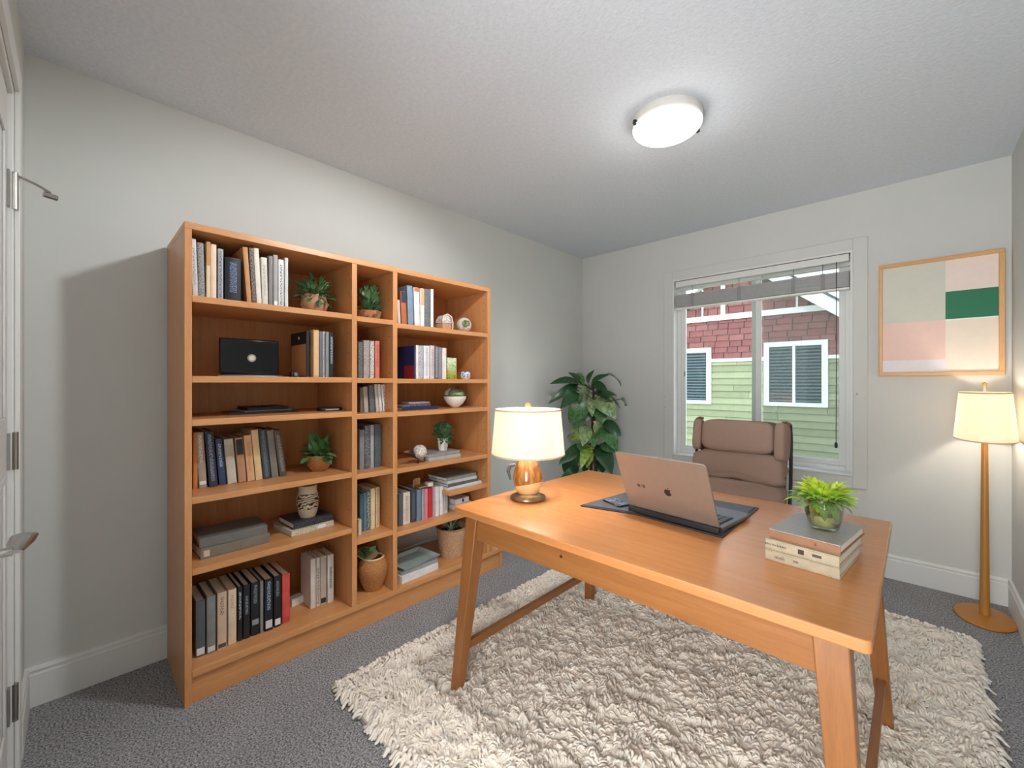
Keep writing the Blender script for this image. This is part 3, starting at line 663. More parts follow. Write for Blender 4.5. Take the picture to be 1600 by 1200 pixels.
m.add(vs, fs).obj('dish', plain('#9aa7a4', .25), o, bevel=.001)
# small white card between the red book and the paperbacks
y, _ = on_x(462, -2.2); o = thing('card_box', 'small white box lying behind the red book', 'box', (-2.2, y, S['1f']), .2)
B(-.02, .02, -.03, .03, 0, .03).obj('body', M['white'], o, bevel=.001); B(-.0205, .0205, -.0305, .0305, .0301, .036).obj('lid', M['trimw'], o, bevel=.001)

# ------------------------------------------------------------------ shelf ornaments and plants
def sprout(m, n, r, h, lw, ll, seed, c=(0, 0, 0), droop=.3, up=.5):
    rn = random.Random(seed)
    for i in range(n):
        a = rn.uniform(0, 2 * PI); el = rn.uniform(-.2, 1) * up + .15
        b = Vector(c) + Vector((math.cos(a) * r * .25 * rn.random(), math.sin(a) * r * .25 * rn.random(), 0))
        tp = Vector(c) + Vector((math.cos(a) * r * rn.uniform(.45, 1) * math.cos(el), math.sin(a) * r * rn.uniform(.45, 1) * math.cos(el), h * 1.25 * (math.sin(el * 1.5) * rn.uniform(.6, 1)) - droop * r * rn.random() * (1 - el)))
        d_ = (tp - b); L = d_.length
        st = tp - d_.normalized() * min(L * .8, ll)
        m.tube([b, (b + st) / 2 + Vector((0, 0, .01)), st], .0012, 4)
        m.leaf(st, tp + d_.normalized() * ll * .2, lw * rn.uniform(.7, 1.2), (rn.uniform(-.5, .5), rn.uniform(-.5, .5), 1), .1, .2, 4)
    return m
def place(px, X): y, s_ = on_x(px, X); return y, s_
def potted(name, label, px, X, z, prof, pmat, pot_h, nleaf, r, h, lw, ll, seed, gm='green', cat='plant', soilr=None, group=None, droop=.4, up=.9, two=None, potname='pot'):
    y, _ = on_x(px, X); o = thing(name, label, cat, (X, y, z), 0, group)
    MB().lathe(prof, 32).obj(potname, pmat, o)
    MB().lathe([(0, pot_h * .9), (soilr or r * .35, pot_h * .9), (0, pot_h * .93)], 16).obj('soil', M['soil'], o)
    stuff(sprout(MB(), nleaf, r, h, lw, ll, seed, (0, 0, pot_h * .9), droop, up).obj('foliage', M[gm], o))
    if two: stuff(sprout(MB(), nleaf // 2, r * .9, h * .9, lw, ll, seed + 5, (0, 0, pot_h * .9), droop, up).obj('young_foliage', M[two], o))
    return o
def cup(rb, rt, h, t_=.003, belly=0):
    mid = (rb + rt) / 2 + belly
    return [(0, 0), (rb, 0), (mid, h * .5), (rt, h), (rt - t_, h), (mid - t_, h * .5), (rb - t_, t_), (0, t_)]
o = potted('potted_fern', 'trailing fern in a round tan pot on the top shelf', 491, -2.12, S['1a'], [(0, 0), (.03, 0), (.052, .018), (.062, .048), (.054, .084), (.047, .096), (.044, .096), (.05, .082), (.054, .048), (0, .01)], plain('#b98d6c', .7, var=.12, scale=20), .096, 75, .12, .085, .02, .035, 3, 'greend', two='green', soilr=.04)
MB().prism([(-.018, 0), (0, -.02), (.018, 0), (0, .02)], 0, .003, 'x').obj('pot_mark', M['greend'], o).location = (.0605, 0, .05)
potted('planter', 'leafy plant in a flared terracotta planter, top of the narrow bay', 577, -2.09, S['2a'], cup(.05, .064, .05), M['terra'], .05, 80, .08, .12, .024, .038, 8, 'greend', two='green', up=1.2, soilr=.055)
potted('potted_plant', 'leafy plant in a woven bowl on the fourth shelf', 499, -2.13, S['1d'], [(0, 0), (.035, 0), (.055, .03), (.066, .07), (.06, .078), (.052, .078), (.05, .06), (0, .02)], M['wov2'], .078, 48, .105, .095, .042, .058, 21, 'green', two='greend', soilr=.05, up=1.1, potname='woven_bowl')
potted('potted_herb', 'small bushy plant in a plain white pot on flat books', 692, -2.09, S['3d'] + .0405, cup(.026, .034, .075), M['white'], .075, 200, .08, .09, .016, .022, 31, 'greend', two='green', soilr=.03, up=1.4, droop=.1)
# black panel with silver emblem
y, wd = ymid(343, 436, -2.1); zt = z_x(390, 530, -2.1)
o = thing('display_case', 'glossy black upright panel with a round silver emblem, second shelf', 'panel', (-2.1, y, S['1b']))
B(-.016, .0, -wd / 2, wd / 2, .012, zt - S['1b']).obj('panel', M['black'], o, bevel=.006, seg=3); B(-.06, .02, -wd / 2 - .01, wd / 2 + .01, 0, .006).obj('stand', M['steel'], o, bevel=.002)
B(-.02, .004, -wd / 2 + .01, wd / 2 - .01, .0061, .0119).obj('foot_strip', M['blackm'], o)
e_ = MB().tube([(.0, .004, (zt - S['1b']) * .5), (.003, .004, (zt - S['1b']) * .5)], .017, 28).obj('emblem', M['chrome'], o)
MB().tube([(.003, .004, (zt - S['1b']) * .5), (.0042, .004, (zt - S['1b']) * .5)], .011, 24).obj('emblem_boss', plain('#d6d2bf', .4, .5), e_)
y, _ = on_x(460, -2.06); o = thing('miniature_camera', 'tiny black camera beside the tan spined book', 'camera', (-2.06, y, S['1b']))
B(-.012, .012, -.017, .017, 0, .024).obj('body', M['blackm'], o, bevel=.002); MB().tube([(.012, 0, .012), (.02, 0, .012)], .008, 16).obj('lens', M['steel'], o); B(-.006, .006, -.006, .006, .0241, .029).obj('viewfinder', M['blackm'], o, bevel=.001)
# black side cover of the tan spined book, shown as its slipcase
ya, _ = on_x(489, -2.0)
o = thing('slipcase', 'black slipcase with tan lower side next to the tan spined book', 'slipcase', (-2.03, ya - .014, S['1b']))
hs = z_x(480, 517, -2.03) - S['1b']
B(-.2, 0, -.004, .01, 0, hs).obj('case', M['blackm'], o, bevel=.001); B(-.19, -.006, -.0052, -.0041, .004, hs * .72).obj('side_panel', plain('#c38d5d', .6), o); B(-.1, -.085, -.005, -.0041, hs * .84, hs * .9).obj('mark', M['white'], o)
# navy and red side board next to white-spined book
ya, _ = on_x(650, -2.0); hs = z_x(650, 539.5, -2.0) - S['3b']
o = thing('book_slipcase', 'navy slipcase with a red lower corner, lamp-side bay', 'slipcase', (-2.004, ya - .006, S['3b']))
B(-.2, 0, -.004, .0035, 0, hs).obj('case', plain('#262a5c', .5), o, bevel=.0008); B(-.1, -.002, -.0052, -.0041, .003, hs * .4).obj('red_panel', plain('#8f2430', .5), o)
# vase
y, _ = on_x(481, -2.14); zv = S['1e'] + .053
o = thing('vase', 'cream vase with dark swirling drawing and brown neck', 'vase', (-2.14, y, zv))
t = NT('vase_glaze'); g = t.sep('Object'); wv = t.n.new('ShaderNodeTexWave'); wv.wave_type = 'RINGS'; wv.inputs['Scale'].default_value = 22; wv.inputs['Distortion'].default_value = 14; wv.inputs['Detail'].default_value = 2; t.l.new(t.co(), wv.inputs['Vector'])
mk = t.math('MULTIPLY', t.math('GREATER_THAN', wv.outputs['Fac'], .68), t.math('MULTIPLY', t.math('GREATER_THAN', g[2], .042), t.math('LESS_THAN', g[2], .115)))
t.set(t.mix(t.math('GREATER_THAN', g[2], .152), t.mix(mk, lin('#d3c2a6'), lin('#2a241f')), lin('#5e4028')), .35)
MB().lathe([(0, 0), (.034, 0), (.042, .02), (.05, .06), (.051, .09), (.044, .115), (.04, .125), (.042, .15), (.047, .165), (.048, .17), (.042, .17), (.038, .15), (.036, .125), (0, .12)], 36).obj('body', t.m, o)
# woven jar with leaf lid
y, _ = on_x(583, -2.07)
o = thing('woven_jar', 'round woven jar standing at the foot of the narrow bay', 'jar', (-2.07, y, S['2f']))
MB().lathe([(0, 0), (.045, 0), (.062, .04), (.077, .09), (.08, .12), (.068, .15), (.056, .162), (.05, .16), (.062, .148), (.07, .12), (.06, .06), (0, .03)], 36).obj('body', M['wov2'], o)
MB().lathe([(.052, .158), (.058, .166), (.05, .17), (.046, .162)], 36, closed=True).obj('rim', plain('#e2c49a', .8), o)
o2 = thing('leaf_dish', 'small leaf shaped dish with green leaves leaning on the woven jar', 'dish', (-2.1, y - .02, S['2f'] + .172), 0, None)
MB().lathe([(.0, -.006), (.04, -.002), (.055, .012), (.05, .012), (.035, .002), (0, 0)], 24, ax=1, ay=1).obj('dish', plain('#c9b48c', .5), o2)
stuff(sprout(MB(), 14, .05, .035, .03, .045, 77, (0, 0, .003), 0, .5).obj('leaves', M['green'], o2)); o2.rotation_euler = (0, .3, 0)
# stone arch, shell ball
y, _ = on_x(693.5, -2.05)
o = thing('stone_arch', 'small marbled stone dome set in a tan arch block', 'ornament', (-2.05, y, S['3a']), .1)
marble = NT('marble'); n = marble.noise(marble.co(), 45, 6, .7, 2); marble.set(marble.ramp(n, [(.38, lin('#6d655e')), (.5, lin('#d8cfc7')), (.65, lin('#f2ece6'))]), .35)
B(-.03, .03, -.036, .036, 0, .04).obj('block', plain('#c69672', .7), o, bevel=.003)
MB().prism([(.04 * math.cos(a), .04 + .052 * math.sin(a)) for a in [PI * i / 16 for i in range(17)]], -.032, .032, 'x').obj('dome', marble.m, o, bevel=.006)
MB().tube([(.034, .04, .001), (.034, .042, .05), (.034, .03, .085), (.034, 0, .096), (.034, -.03, .085), (.034, -.041, .05)], .0035, 8).obj('arch_rim', M['white'], o)
y, _ = on_x(725, -2.05)
o = thing('shell_planter', 'pale ribbed shell ball with a moss filled hole', 'planter', (-2.05, y, S['3a']))
t = NT('ribbed_shell'); wv = t.n.new('ShaderNodeTexWave'); wv.inputs['Scale'].default_value = 55; wv.inputs['Distortion'].default_value = 3; t.l.new(t.co(), wv.inputs['Vector'])
t.set(t.ramp(wv.outputs['Fac'], [(.1, lin('#a58d78')), (.4, lin('#f0e8dd'))]), .6); t.bump(wv.outputs['Fac'], .5, .003)
MB().ball((0, 0, .048), .047, 28, 16, sz=1.02).obj('shell', t.m, o)
mo = MB().ball((.03, -.016, .052), .024, 16, 10); rn = random.Random(4)
for k in range(60):
    a, b = rn.uniform(-1, 1), rn.uniform(-1, 1); mo.leaf((.045, -.018 + a * .014, .052 + b * .014), (.054 + rn.random() * .004, -.02 + a * .022, .055 + b * .02), .008, (rn.random(), rn.random(), 1), n=3)
stuff(mo.obj('moss', M['greeng'], o))
# illustrated box, blue pot
y, wd = ymid(699, 713, -2.02)
o = thing('illustrated_box', 'small box with green and yellow garden picture', 'box', (-2.02, y, S['3b']))
t = NT('garden_print'); n = t.noise(t.co(), 60, 4, .7, 1); g = t.sep('Object')
t.set(t.mix(t.ramp(g[2], [(.02, (0, 0, 0)), (.11, (1, 1, 1))]), t.ramp(n, [(.4, lin('#c88a1d')), (.5, lin('#8dae2c')), (.6, lin('#4b7a22'))]), t.ramp(n, [(.4, lin('#5d8d45')), (.5, lin('#dfeac6')), (.7, lin('#cfe3e6'))])), .4)
hb = z_x(706, 559, -2.02) - S['3b']
B(-.05, 0, -wd / 2, wd / 2, 0, hb).obj('box_body', t.m, o, bevel=.002); B(-.0495, .0, wd / 2 + .0001, wd / 2 + .003, 0, hb).obj('side_edge', plain('#d99a2b', .5), o)
y, _ = on_x(727, -2.03)
o = thing('trinket_pot', 'tiny blue and white patterned pot beside garden box', 'pot', (-2.03, y, S['3b']))
t = NT('blue_glaze'); n = t.noise(t.co(), 90, 4, .7); t.set(t.ramp(n, [(.42, lin('#2c3f5c')), (.52, lin('#dfe6ee'))]), .25)
MB().lathe([(0, 0), (.026, 0), (.033, .012), (.034, .03), (.03, .042), (.026, .042), (.028, .03), (0, .01)], 28).obj('body', t.m, o); MB().lathe([(0, .04), (.027, .04), (.024, .046), (0, .048)], 24).obj('lid', t.m, o)
# egg bowl with moss
y, _ = on_x(711, -2.07)
o = thing('egg_bowl', 'white egg shaped bowl filled with moss under a pale lid', 'bowl', (-2.07, y, S['3c']))
MB().lathe([(0, 0), (.02, 0), (.05, .025), (.068, .055), (.07, .07), (.066, .07), (.063, .056), (.045, .028), (0, .01)], 36).obj('bowl', M['white'], o)
mo = MB().lathe([(0, .06), (.06, .066), (.052, .088), (.034, .103), (0, .11)], 20); rn = random.Random(9)
for k in range(140):
    a = rn.uniform(0, 2 * PI); q = rn.random() ** .5; r_ = q * .06; z_ = .072 + .036 * (1 - q * q)
    mo.leaf((r_ * math.cos(a), r_ * math.sin(a), z_), (r_ * 1.1 * math.cos(a) + .004, r_ * 1.1 * math.sin(a), z_ + .01), .006, (rn.random(), 1, rn.random()), n=3)
stuff(mo.obj('moss', M['greeng'], o))
ld = MB(); ld.lathe([(.068, .08), (.06, .102), (.038, .118), (.0, .124), (0, .121), (.037, .115), (.058, .1), (.066, .079)], 32); 
keep = [f for f in ld.f if sum(ld.v[i][0] for i in f) / len(f) < .012]; ld.f = keep
ld.obj('broken_lid', plain('#d9d4c6', .5), o)
# bird ornament with ball
y, _ = on_x(656, -2.03)
o = thing('bird_figurine', 'dark metal bird figurine carrying a pearly ball', 'figurine', (-2.03, y, S['3d']))
MB().ball((0, 0, .062), .04, 28, 16).obj('ball', marble.m, o)
br = plain('#4a3426', .4, .6)
MB().tube([(0, -.02, .03), (0, -.045, .05), (0, -.07, .062), (0, -.09, .058)], [.006, .012, .009, .001], 10).obj('bird_body', br, o)
MB().leaf((0, -.035, .055), (.0, -.1, .075), .03, (1, 0, .6), n=5).obj('wing', br, o)
MB().tube([(.01, -.02, .034), (.015, -.026, .015), (.012, -.02, 0)], .004, 8).tube([(-.01, .0, .024), (-.015, .0, .01), (-.012, .002, 0)], .004, 8).tube([(0, .025, .034), (.0, .034, .015), (0, .03, 0)], .004, 8).obj('stand', br, o)
# items on top of the standing books of the sixth shelf
zt = z_x(660, 763, -2.06) + .004
y, _ = on_x(657, -2.08)
o = thing('curved_bookend', 'tan curved wooden offcut lying on the standing books', 'bookend', (-2.08, y, zt))
pts = [(.045 * math.cos(a), .045 * math.sin(a)) for a in [2.6 + 1.9 * i / 8 for i in range(9)]]
MB().prism([(a, b) for a, b in pts] + [(a * .86, b * .86) for a, b in pts[::-1]], 0, .045).obj('curve', plain('#b58a5f', .6), o); B(-.03, .03, -.03, .025, 0, .008).obj('base', plain('#a97f55', .6), o, bevel=.001)
y, _ = on_x(672, -2.05)
o = thing('small_box', 'little cream box lying beside curved offcut', 'box', (-2.05, y + .004, zt)); B(-.03, .0, -.018, .018, 0, .02).obj('body', M['white'], o, bevel=.001); B(-.0305, .0005, -.0185, .0185, .0201, .026).obj('lid', plain('#d9cbb4', .6), o, bevel=.001)
# basket planter, small bowl, cup
y, _ = on_x(706, -2.1)
o = potted('basket_planter', 'speckled basket planter with spiky succulents beside the tray', 706, -2.11, S['3g'], [(0, 0), (.072, 0), (.078, .02), (.088, .11), (.094, .175), (.1, .182), (.092, .184), (.084, .17), (.075, .06), (0, .03)], M['wov'], .17, 16, .06, .05, .012, .04, 55, 'green', soilr=.08, potname='basket')
for k in range(14):
    a = k * 2.4; MB().leaf((.012 * math.cos(a), -.01 + .012 * math.sin(a), .155), (.07 * math.cos(a), -.01 + .07 * math.sin(a), .2 + .03 * (k % 3)), .013, (0, 0, 1), .1, .35, 5).obj('spiky_leaf', plain('#9bb089', .5, var=.2), o)
y, _ = on_x(757, -2.06)
o = thing('small_bowl', 'white bowl with dark inside on the shelf end', 'bowl', (-2.07, y - .02, .13)); MB().lathe([(0, 0), (.02, 0), (.045, .03), (.05, .045), (.046, .045), (.04, .03), (0, .008)], 28).obj('body', M['white'], o); MB().lathe([(0, .028), (.036, .03), (0, .034)], 20).obj('filling', M['blackm'], o)
y, _ = on_x(775, -2.09)
o = thing('white_cup', 'plain white cup on the end board past the basket', 'cup', (-2.1, y, .13)); MB().lathe(cup(.03, .036, .095), 30).obj('body', M['white'], o); MB().lathe([(0, .08), (.032, .082), (0, .083)], 20).obj('contents', M['blackm'], o)

# ------------------------------------------------------------------ desk
dk = thing('desk', 'wide beech writing desk with splayed legs', 'desk', (-.68, 1.495, 0))
hx_, hy_ = .622, .47
m = MB(); rc = .012
poly = []
for cx_, cy_, a0 in ((hx_ - rc, hy_ - rc, 0), (-hx_ + rc, hy_ - rc, PI / 2), (-hx_ + rc, -hy_ + rc, PI), (hx_ - rc, -hy_ + rc, 1.5 * PI)):
    for i in range(5): a = a0 + PI / 2 * i / 4; poly.append((cx_ + rc * math.cos(a), cy_ + rc * math.sin(a)))
m.prism(poly, DT - .026, DT).obj('tabletop', M['dx'], dk, bevel=.003)
def leg(x0, y0, x1, y1, z0, z1, wa, wb, mat, par, name='leg'):
    vs = []
    for (x, y, z, q) in ((x1, y1, z0, wb), (x0, y0, z1, wa)):
        for sx, sy in ((-1, -1), (1, -1), (1, 1), (-1, 1)): vs.append((x + sx * q, y + sy * q, z))
    return MB().add(vs, [(3, 2, 1, 0), (4, 5, 6, 7), (0, 1, 5, 4), (1, 2, 6, 5), (2, 3, 7, 6), (3, 0, 4, 7)]).obj(name, mat, par, bevel=.003)
LX, LY, FX2, FY2 = .555, .405, .61, .462
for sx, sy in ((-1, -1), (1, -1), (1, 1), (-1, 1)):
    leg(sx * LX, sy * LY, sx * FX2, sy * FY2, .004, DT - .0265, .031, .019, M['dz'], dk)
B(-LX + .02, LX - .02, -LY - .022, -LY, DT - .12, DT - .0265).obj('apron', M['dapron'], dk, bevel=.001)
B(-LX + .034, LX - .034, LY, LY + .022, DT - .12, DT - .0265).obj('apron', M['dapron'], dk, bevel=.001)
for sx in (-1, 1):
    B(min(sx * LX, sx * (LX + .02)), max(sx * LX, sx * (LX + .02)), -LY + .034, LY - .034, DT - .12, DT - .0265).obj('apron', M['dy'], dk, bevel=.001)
    q = (DT - .0265 - .185) / (DT - .03); xx = LX + (FX2 - LX) * q
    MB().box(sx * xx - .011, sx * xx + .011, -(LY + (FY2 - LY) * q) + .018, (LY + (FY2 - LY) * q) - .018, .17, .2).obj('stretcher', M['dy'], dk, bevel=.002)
MB().tube([(-.13, -LY - .0225, DT - .068), (-.13, -LY - .019, DT - .068)], .005, 12).obj('keyhole', M['blackm'], dk)

# ------------------------------------------------------------------ laptop, folio, phone
fo = thing('leather_folio', 'open black leather folio spread under the laptop', 'folio', (-.68, 1.6, DT))
pf = [(-.262, -.235), (-.06, -.185), (.25, -.21), (.25, .21), (-.21, .2)]
MB().prism(pf, 0, .006).obj('cover', plain('#26272d', .5, var=.1), fo, bevel=.002)
MB().prism([(a * .96, b * .95) for a, b in pf], .0061, .0085).obj('lining', plain('#55565e', .6), fo, bevel=.001)
ra = math.atan2(-.032, .324)
lt = thing('laptop', 'open silver laptop seen from behind with its dark emblem', 'laptop', (-.605, 1.421, DT + .0087), ra)
B(-.163, .163, .012, .25, 0, .012).obj('base', plain('#5d5f66', .35, .6), lt, bevel=.003)
B(-.145, .145, .04, .15, .0121, .0135).obj('keyboard_deck', M['blackm'], lt)
m = MB()
for i in range(14):
    for j in range(5): m.box(-.141 + i * .0203, -.141 + i * .0203 + .0172, .044 + j * .0212, .044 + j * .0212 + .018, .0136, .0152)
stuff(m.obj('keys', plain('#3a3d45', .4), lt))
B(-.05, .05, .165, .235, .01205, .0126).obj('trackpad', plain('#6c6e75', .3), lt)
B(-.165, .165, -.014, .0118, -.002, .02).obj('hinge_cover', M['blackm'], lt, bevel=.006, seg=4)
scr = bpy.data.objects.new('screen', None)
tilt = math.radians(24)
lid = MB(); rr = .012; W_, H_ = .163, .232
pl = []
for cx_, cz_, a0 in ((W_ - rr, H_ - rr, 0), (-W_ + rr, H_ - rr, PI / 2), (-W_ + .004, .004, PI), (W_ - .004, .004, 1.5 * PI)):
    r_ = rr if cz_ > .1 else .004
    for i in range(5): a = a0 + PI / 2 * i / 4; pl.append((cx_ + r_ * math.cos(a), cz_ + r_ * math.sin(a)))
lo = lid.prism(pl, -.0035, .0025, 'y').obj('screen_lid', plain('#96887c', .42, .5, var=.03), lt, bevel=.001)
lo.location = (0, 0, .016); lo.rotation_euler = (tilt, 0, 0)
B(-.155, .155, .0026, .0031, .01, H_ - .01).obj('display', plain('#0d0e11', .15), lo)
# emblem: apple outline with a bite and a leaf
def apple(s_):
    L = [(0, .30), (.12, .36), (.26, .36), (.4, .28), (.31, .16), (.28, .02), (.33, -.12), (.44, -.2), (.36, -.38), (.24, -.52), (.12, -.56), (0, -.52)]
    Lm = [(-.12, -.56), (-.25, -.52), (-.37, -.38), (-.45, -.18), (-.46, .02), (-.4, .2), (-.27, .33), (-.12, .36)]
    return [(x * s_, z * s_) for x, z in L + Lm]
ap = MB().prism(apple(.028), -.0041, -.0036, 'y').obj('emblem', M['blackm'], lo, smooth=0); ap.location = (.012, 0, .102)
MB().prism([(0, .42 * .028), (.02 * .028, .55 * .028), (.16 * .028, .66 * .028), (.15 * .028, .52 * .028)], -.0041, -.0036, 'y').obj('emblem_leaf', M['blackm'], ap, smooth=0)
st = B(-.102, -.092, -.0041, -.0036, .1, .111).box(-.081, -.073, -.0041, -.0036, .1, .111).box(-.0905, -.083, -.0041, -.0036, .1015, .1025).box(-.0905, -.083, -.0041, -.0036, .108, .109).obj('stickers', M['blackm'], lo, smooth=0)
for x_, z_ in ((-.0985, .1035), (-.0985, .107), (-.0785, .1035), (-.0785, .107)): B(x_, x_ + .004, -.0045, -.0042, z_, z_ + .0012).obj('sticker_mark', plain('#a89a90', .5), lo, smooth=0)
o = thing('phone', 'dark glossy phone on the folio beside the screen edge', 'phone', (-.845, 1.475, DT + .0087), -.35)
B(-.05, .05, -.03, .03, 0, .006).obj('body', M['black'], o, bevel=.003)
t = NT('phone_glass'); v = t.voro(t.co(), 120, 'Color'); t.set(t.ramp(v, [(.3, lin('#20242c')), (.7, lin('#7f8da0'))]), .15); B(-.046, .046, -.027, .027, .0061, .0066).obj('display', t.m, o)

# ------------------------------------------------------------------ books and plant on the desk
ang = -.1
def dbook(lab, cx_, cy_, z, w_, d_, th, a, mat, topmat, bands=()):
    r = thing('book', lab, 'book', (cx_, cy_, z), a, 'books under the glass vase on the desk')
    c = .003
    MB().box(-w_ / 2, w_ / 2, -d_ / 2, d_ / 2, 0, c).box(-w_ / 2, w_ / 2, -d_ / 2, -d_ / 2 + c, c, th - c).obj('cover', mat, r, bevel=.001)
    B(-w_ / 2, w_ / 2, -d_ / 2, d_ / 2, th - c + .0001, th).obj('front_board', topmat, r, bevel=.001)
    B(-w_ / 2 + .004, w_ / 2 - .004, -d_ / 2 + c + .0003, d_ / 2 - .004, c + .0002, th - c - .0002).obj('pages', M['pages'], r, smooth=0)
    for a_, b_, z0, z1, hx in bands: B(-w_ / 2 + w_ * a_, -w_ / 2 + w_ * b_, -d_ / 2 - .0008, -d_ / 2 - .0001, th * z0, th * z1).obj('spine_print', plain(hx, .6, var=.4, scale=300), r, smooth=0)
    return r
def scribble(name, x0, x1, z0, z1, y, par, n=9, hx='#5d5348'):
    m = MB(); rn = random.Random(int(abs(x0) * 1e4)); st_ = (x1 - x0) / n
    for i in range(n):
        a = x0 + i * st_; m.box(a, a + st_ * .16, y - .0006, y, z0, z1 if rn.random() < .5 else z0 + (z1 - z0) * .6)
        m.box(a + st_ * .16, a + st_ * .6, y - .0006, y, z0 + (z1 - z0) * (.3 if rn.random() < .5 else 0), z0 + (z1 - z0) * (.3 if rn.random() < .5 else 0) + .001)
        m.box(a + st_ * .5, a + st_ * .62, y - .0006, y, z0, z0 + (z1 - z0) * .5)
    return m.obj(name, plain(hx, .6), par, smooth=0)
bc = (-.203, 1.427)
creamc = plain('#b7a98f', .6, var=.12, scale=40); greyc = None
t = NT('linen_grey_cover'); n = t.noise(t.co((1, 5, 1)), 90, 4, .7); t.set(t.ramp(n, [(.35, lin('#8f8b86')), (.65, lin('#aaa59f'))]), .38); t.bump(n, .15, .001); greyc = t.m
wB, dB = .165, .243
b1 = dbook('cream book at the bottom of the desk pile', bc[0], bc[1], DT, wB, dB, .0275, ang, creamc, creamc, ((.4, .47, .4, .6, '#877a66'),))
scribble('spine_print', -.06, -.035, .009, .018, -dB / 2 - .0001, b1, 7)
b2 = dbook('cream book with dark marks in the middle of the desk pile', bc[0] + .001, bc[1] + .002, DT + .028, wB * 1.0, dB * 1.0, .0275, ang - .015, creamc, creamc, ((.47, .55, .3, .75, '#3d342c'), (.66, .78, .4, .65, '#574a3c')))
scribble('spine_print', -.083, -.03, .012, .022, -dB / 2 - .0001, b2, 9)
b3 = dbook('grey linen book with brown spine topping the desk pile', bc[0] + .006, bc[1] + .006, DT + .056, wB * .97, dB * .96, .0255, ang - .03, plain('#93694b', .55, var=.1), greyc, ((.66, .69, .35, .7, '#8a4a3a'),))
zt = DT + .0817
gp = thing('glass_planter', 'clear glass planter of bright leaves on the desk books', 'plant', (-.182, 1.43, zt))
t = NT('thick_glass'); t.n.remove(t.b); a_ = t.n.new('ShaderNodeBsdfTransparent'); a_.inputs[0].default_value = lin('#e9ecdc'); g_ = t.n.new('ShaderNodeBsdfGlossy'); g_.inputs['Roughness'].default_value = .03
fr = t.n.new('ShaderNodeLayerWeight'); fr.inputs[0].default_value = .35; mx = t.n.new('ShaderNodeMixShader'); t.l.new(fr.outputs['Facing'], mx.inputs[0]); t.l.new(a_.outputs[0], mx.inputs[1]); t.l.new(g_.outputs[0], mx.inputs[2]); t.l.new(mx.outputs[0], t.out.inputs[0])
MB().lathe([(0, 0), (.029, 0), (.034, .006), (.042, .035), (.045, .065), (.043, .09), (.0405, .09), (.0425, .065), (.0395, .035), (.031, .009), (0, .007)], 40).obj('glass_pot', t.m, gp)
MB().lathe([(0, .0085), (.028, .0105), (.036, .03), (.038, .04), (.0, .045)], 32).obj('soil', plain('#c6bb9b', .9, var=.4, scale=45), gp)
rn = random.Random(12)
def pleaf(par, a, b, w_, nrm, mat, name='leaf', n=5, bend=.15): return MB().leaf(a, b, w_, nrm, bend, .22, n).obj(name, mat, par)
gm = [plain('#b9cf3e', .4, var=.3, scale=40), plain('#8fb83a', .4, var=.3, scale=40), plain('#4f7a2c', .45, var=.3, scale=40), plain('#7b8f54', .5, var=.4, scale=60)]
for k in range(120):
    a = k * 2.399; q = (k + .5) / 120; el = 1.35 - 1.5 * q
    r_ = .07 * rn.uniform(.7, 1.15); c0 = Vector((.014 * math.cos(a), .014 * math.sin(a), .075))
    tip = c0 + Vector((math.cos(a) * math.cos(el), math.sin(a) * math.cos(el), math.sin(el) * .95)) * r_
    stt = c0 + (tip - c0) * .35
    pleaf(gp, stt, tip, .018 * rn.uniform(.6, 1.15), (rn.uniform(-.4, .4), rn.uniform(-.4, .4), 1), gm[0 if el > .75 else rn.choice((0, 1, 1)) if el > .35 else rn.choice((2, 3, 1))])
m = MB()
for k in range(26):
    a = k * 2.399; m.tube([(0, 0, .045), (.02 * math.cos(a), .02 * math.sin(a), .07), (.034 * math.cos(a), .034 * math.sin(a), .085)], .0013, 5)
for k in range(12):
    a = k * .55 + 3.3; m.tube([(.03 * math.cos(a), .03 * math.sin(a), .08), (.035 * math.cos(a), .035 * math.sin(a), .05), (.03 * math.cos(a + .2), .03 * math.sin(a + .2), .03)], .002, 5)
m.obj('stems', gm[3], gp)
for k in range(10):
    a = 3.4 + k * .35; pleaf(gp, (.036 * math.cos(a), .036 * math.sin(a), .074), (.0385 * math.cos(a + .1), .0385 * math.sin(a + .1), .03 + .02 * (k % 2)), .02, (math.cos(a), math.sin(a), .1), gm[k % 3 + 1], bend=.02)

# ------------------------------------------------------------------ tall leafy plant in the corner
fp = thing('rubber_plant', 'tall rubber plant with broad glossy leaves in the corner', 'plant', (-2.04, 3.16, 0))
MB().lathe([(0, 0), (.12, 0), (.13, .02), (.155, .26), (.16, .28), (.148, .282), (.14, .25), (0, .2)], 36).obj('pot', plain('#5b5a58', .6, var=.1), fp)
MB().lathe([(0, .245), (.138, .25), (0, .26)], 24).obj('soil', M['soil'], fp)
for a, b in ((-.03, 0), (.015, .02), (.04, -.02)):
    MB().tube([(a, b, .25), (a * .8, b, .6), (a * .3, b * .4, .9), (0, 0, 1.22)], [.015, .013, .011, .006], 8).obj('stem', plain('#3d2a1c', .8, var=.3), fp)
glossy = []
for hx1, hx2 in (('#1f3d22', '#2f5a33'), ('#2c5a33', '#5d8a52'), ('#5c7c46', '#a9bb85'), ('#4c7a2e', '#b3c957')):
    t = NT('glossy_leaf'); n = t.noise(t.co((1, 1, 1)), 26, 4, .6, 1.5); t.set(t.ramp(n, [(.35, lin(hx1)), (.65, lin(hx2))]), .28); t.bump(n, .1, .003); glossy.append(t.m)
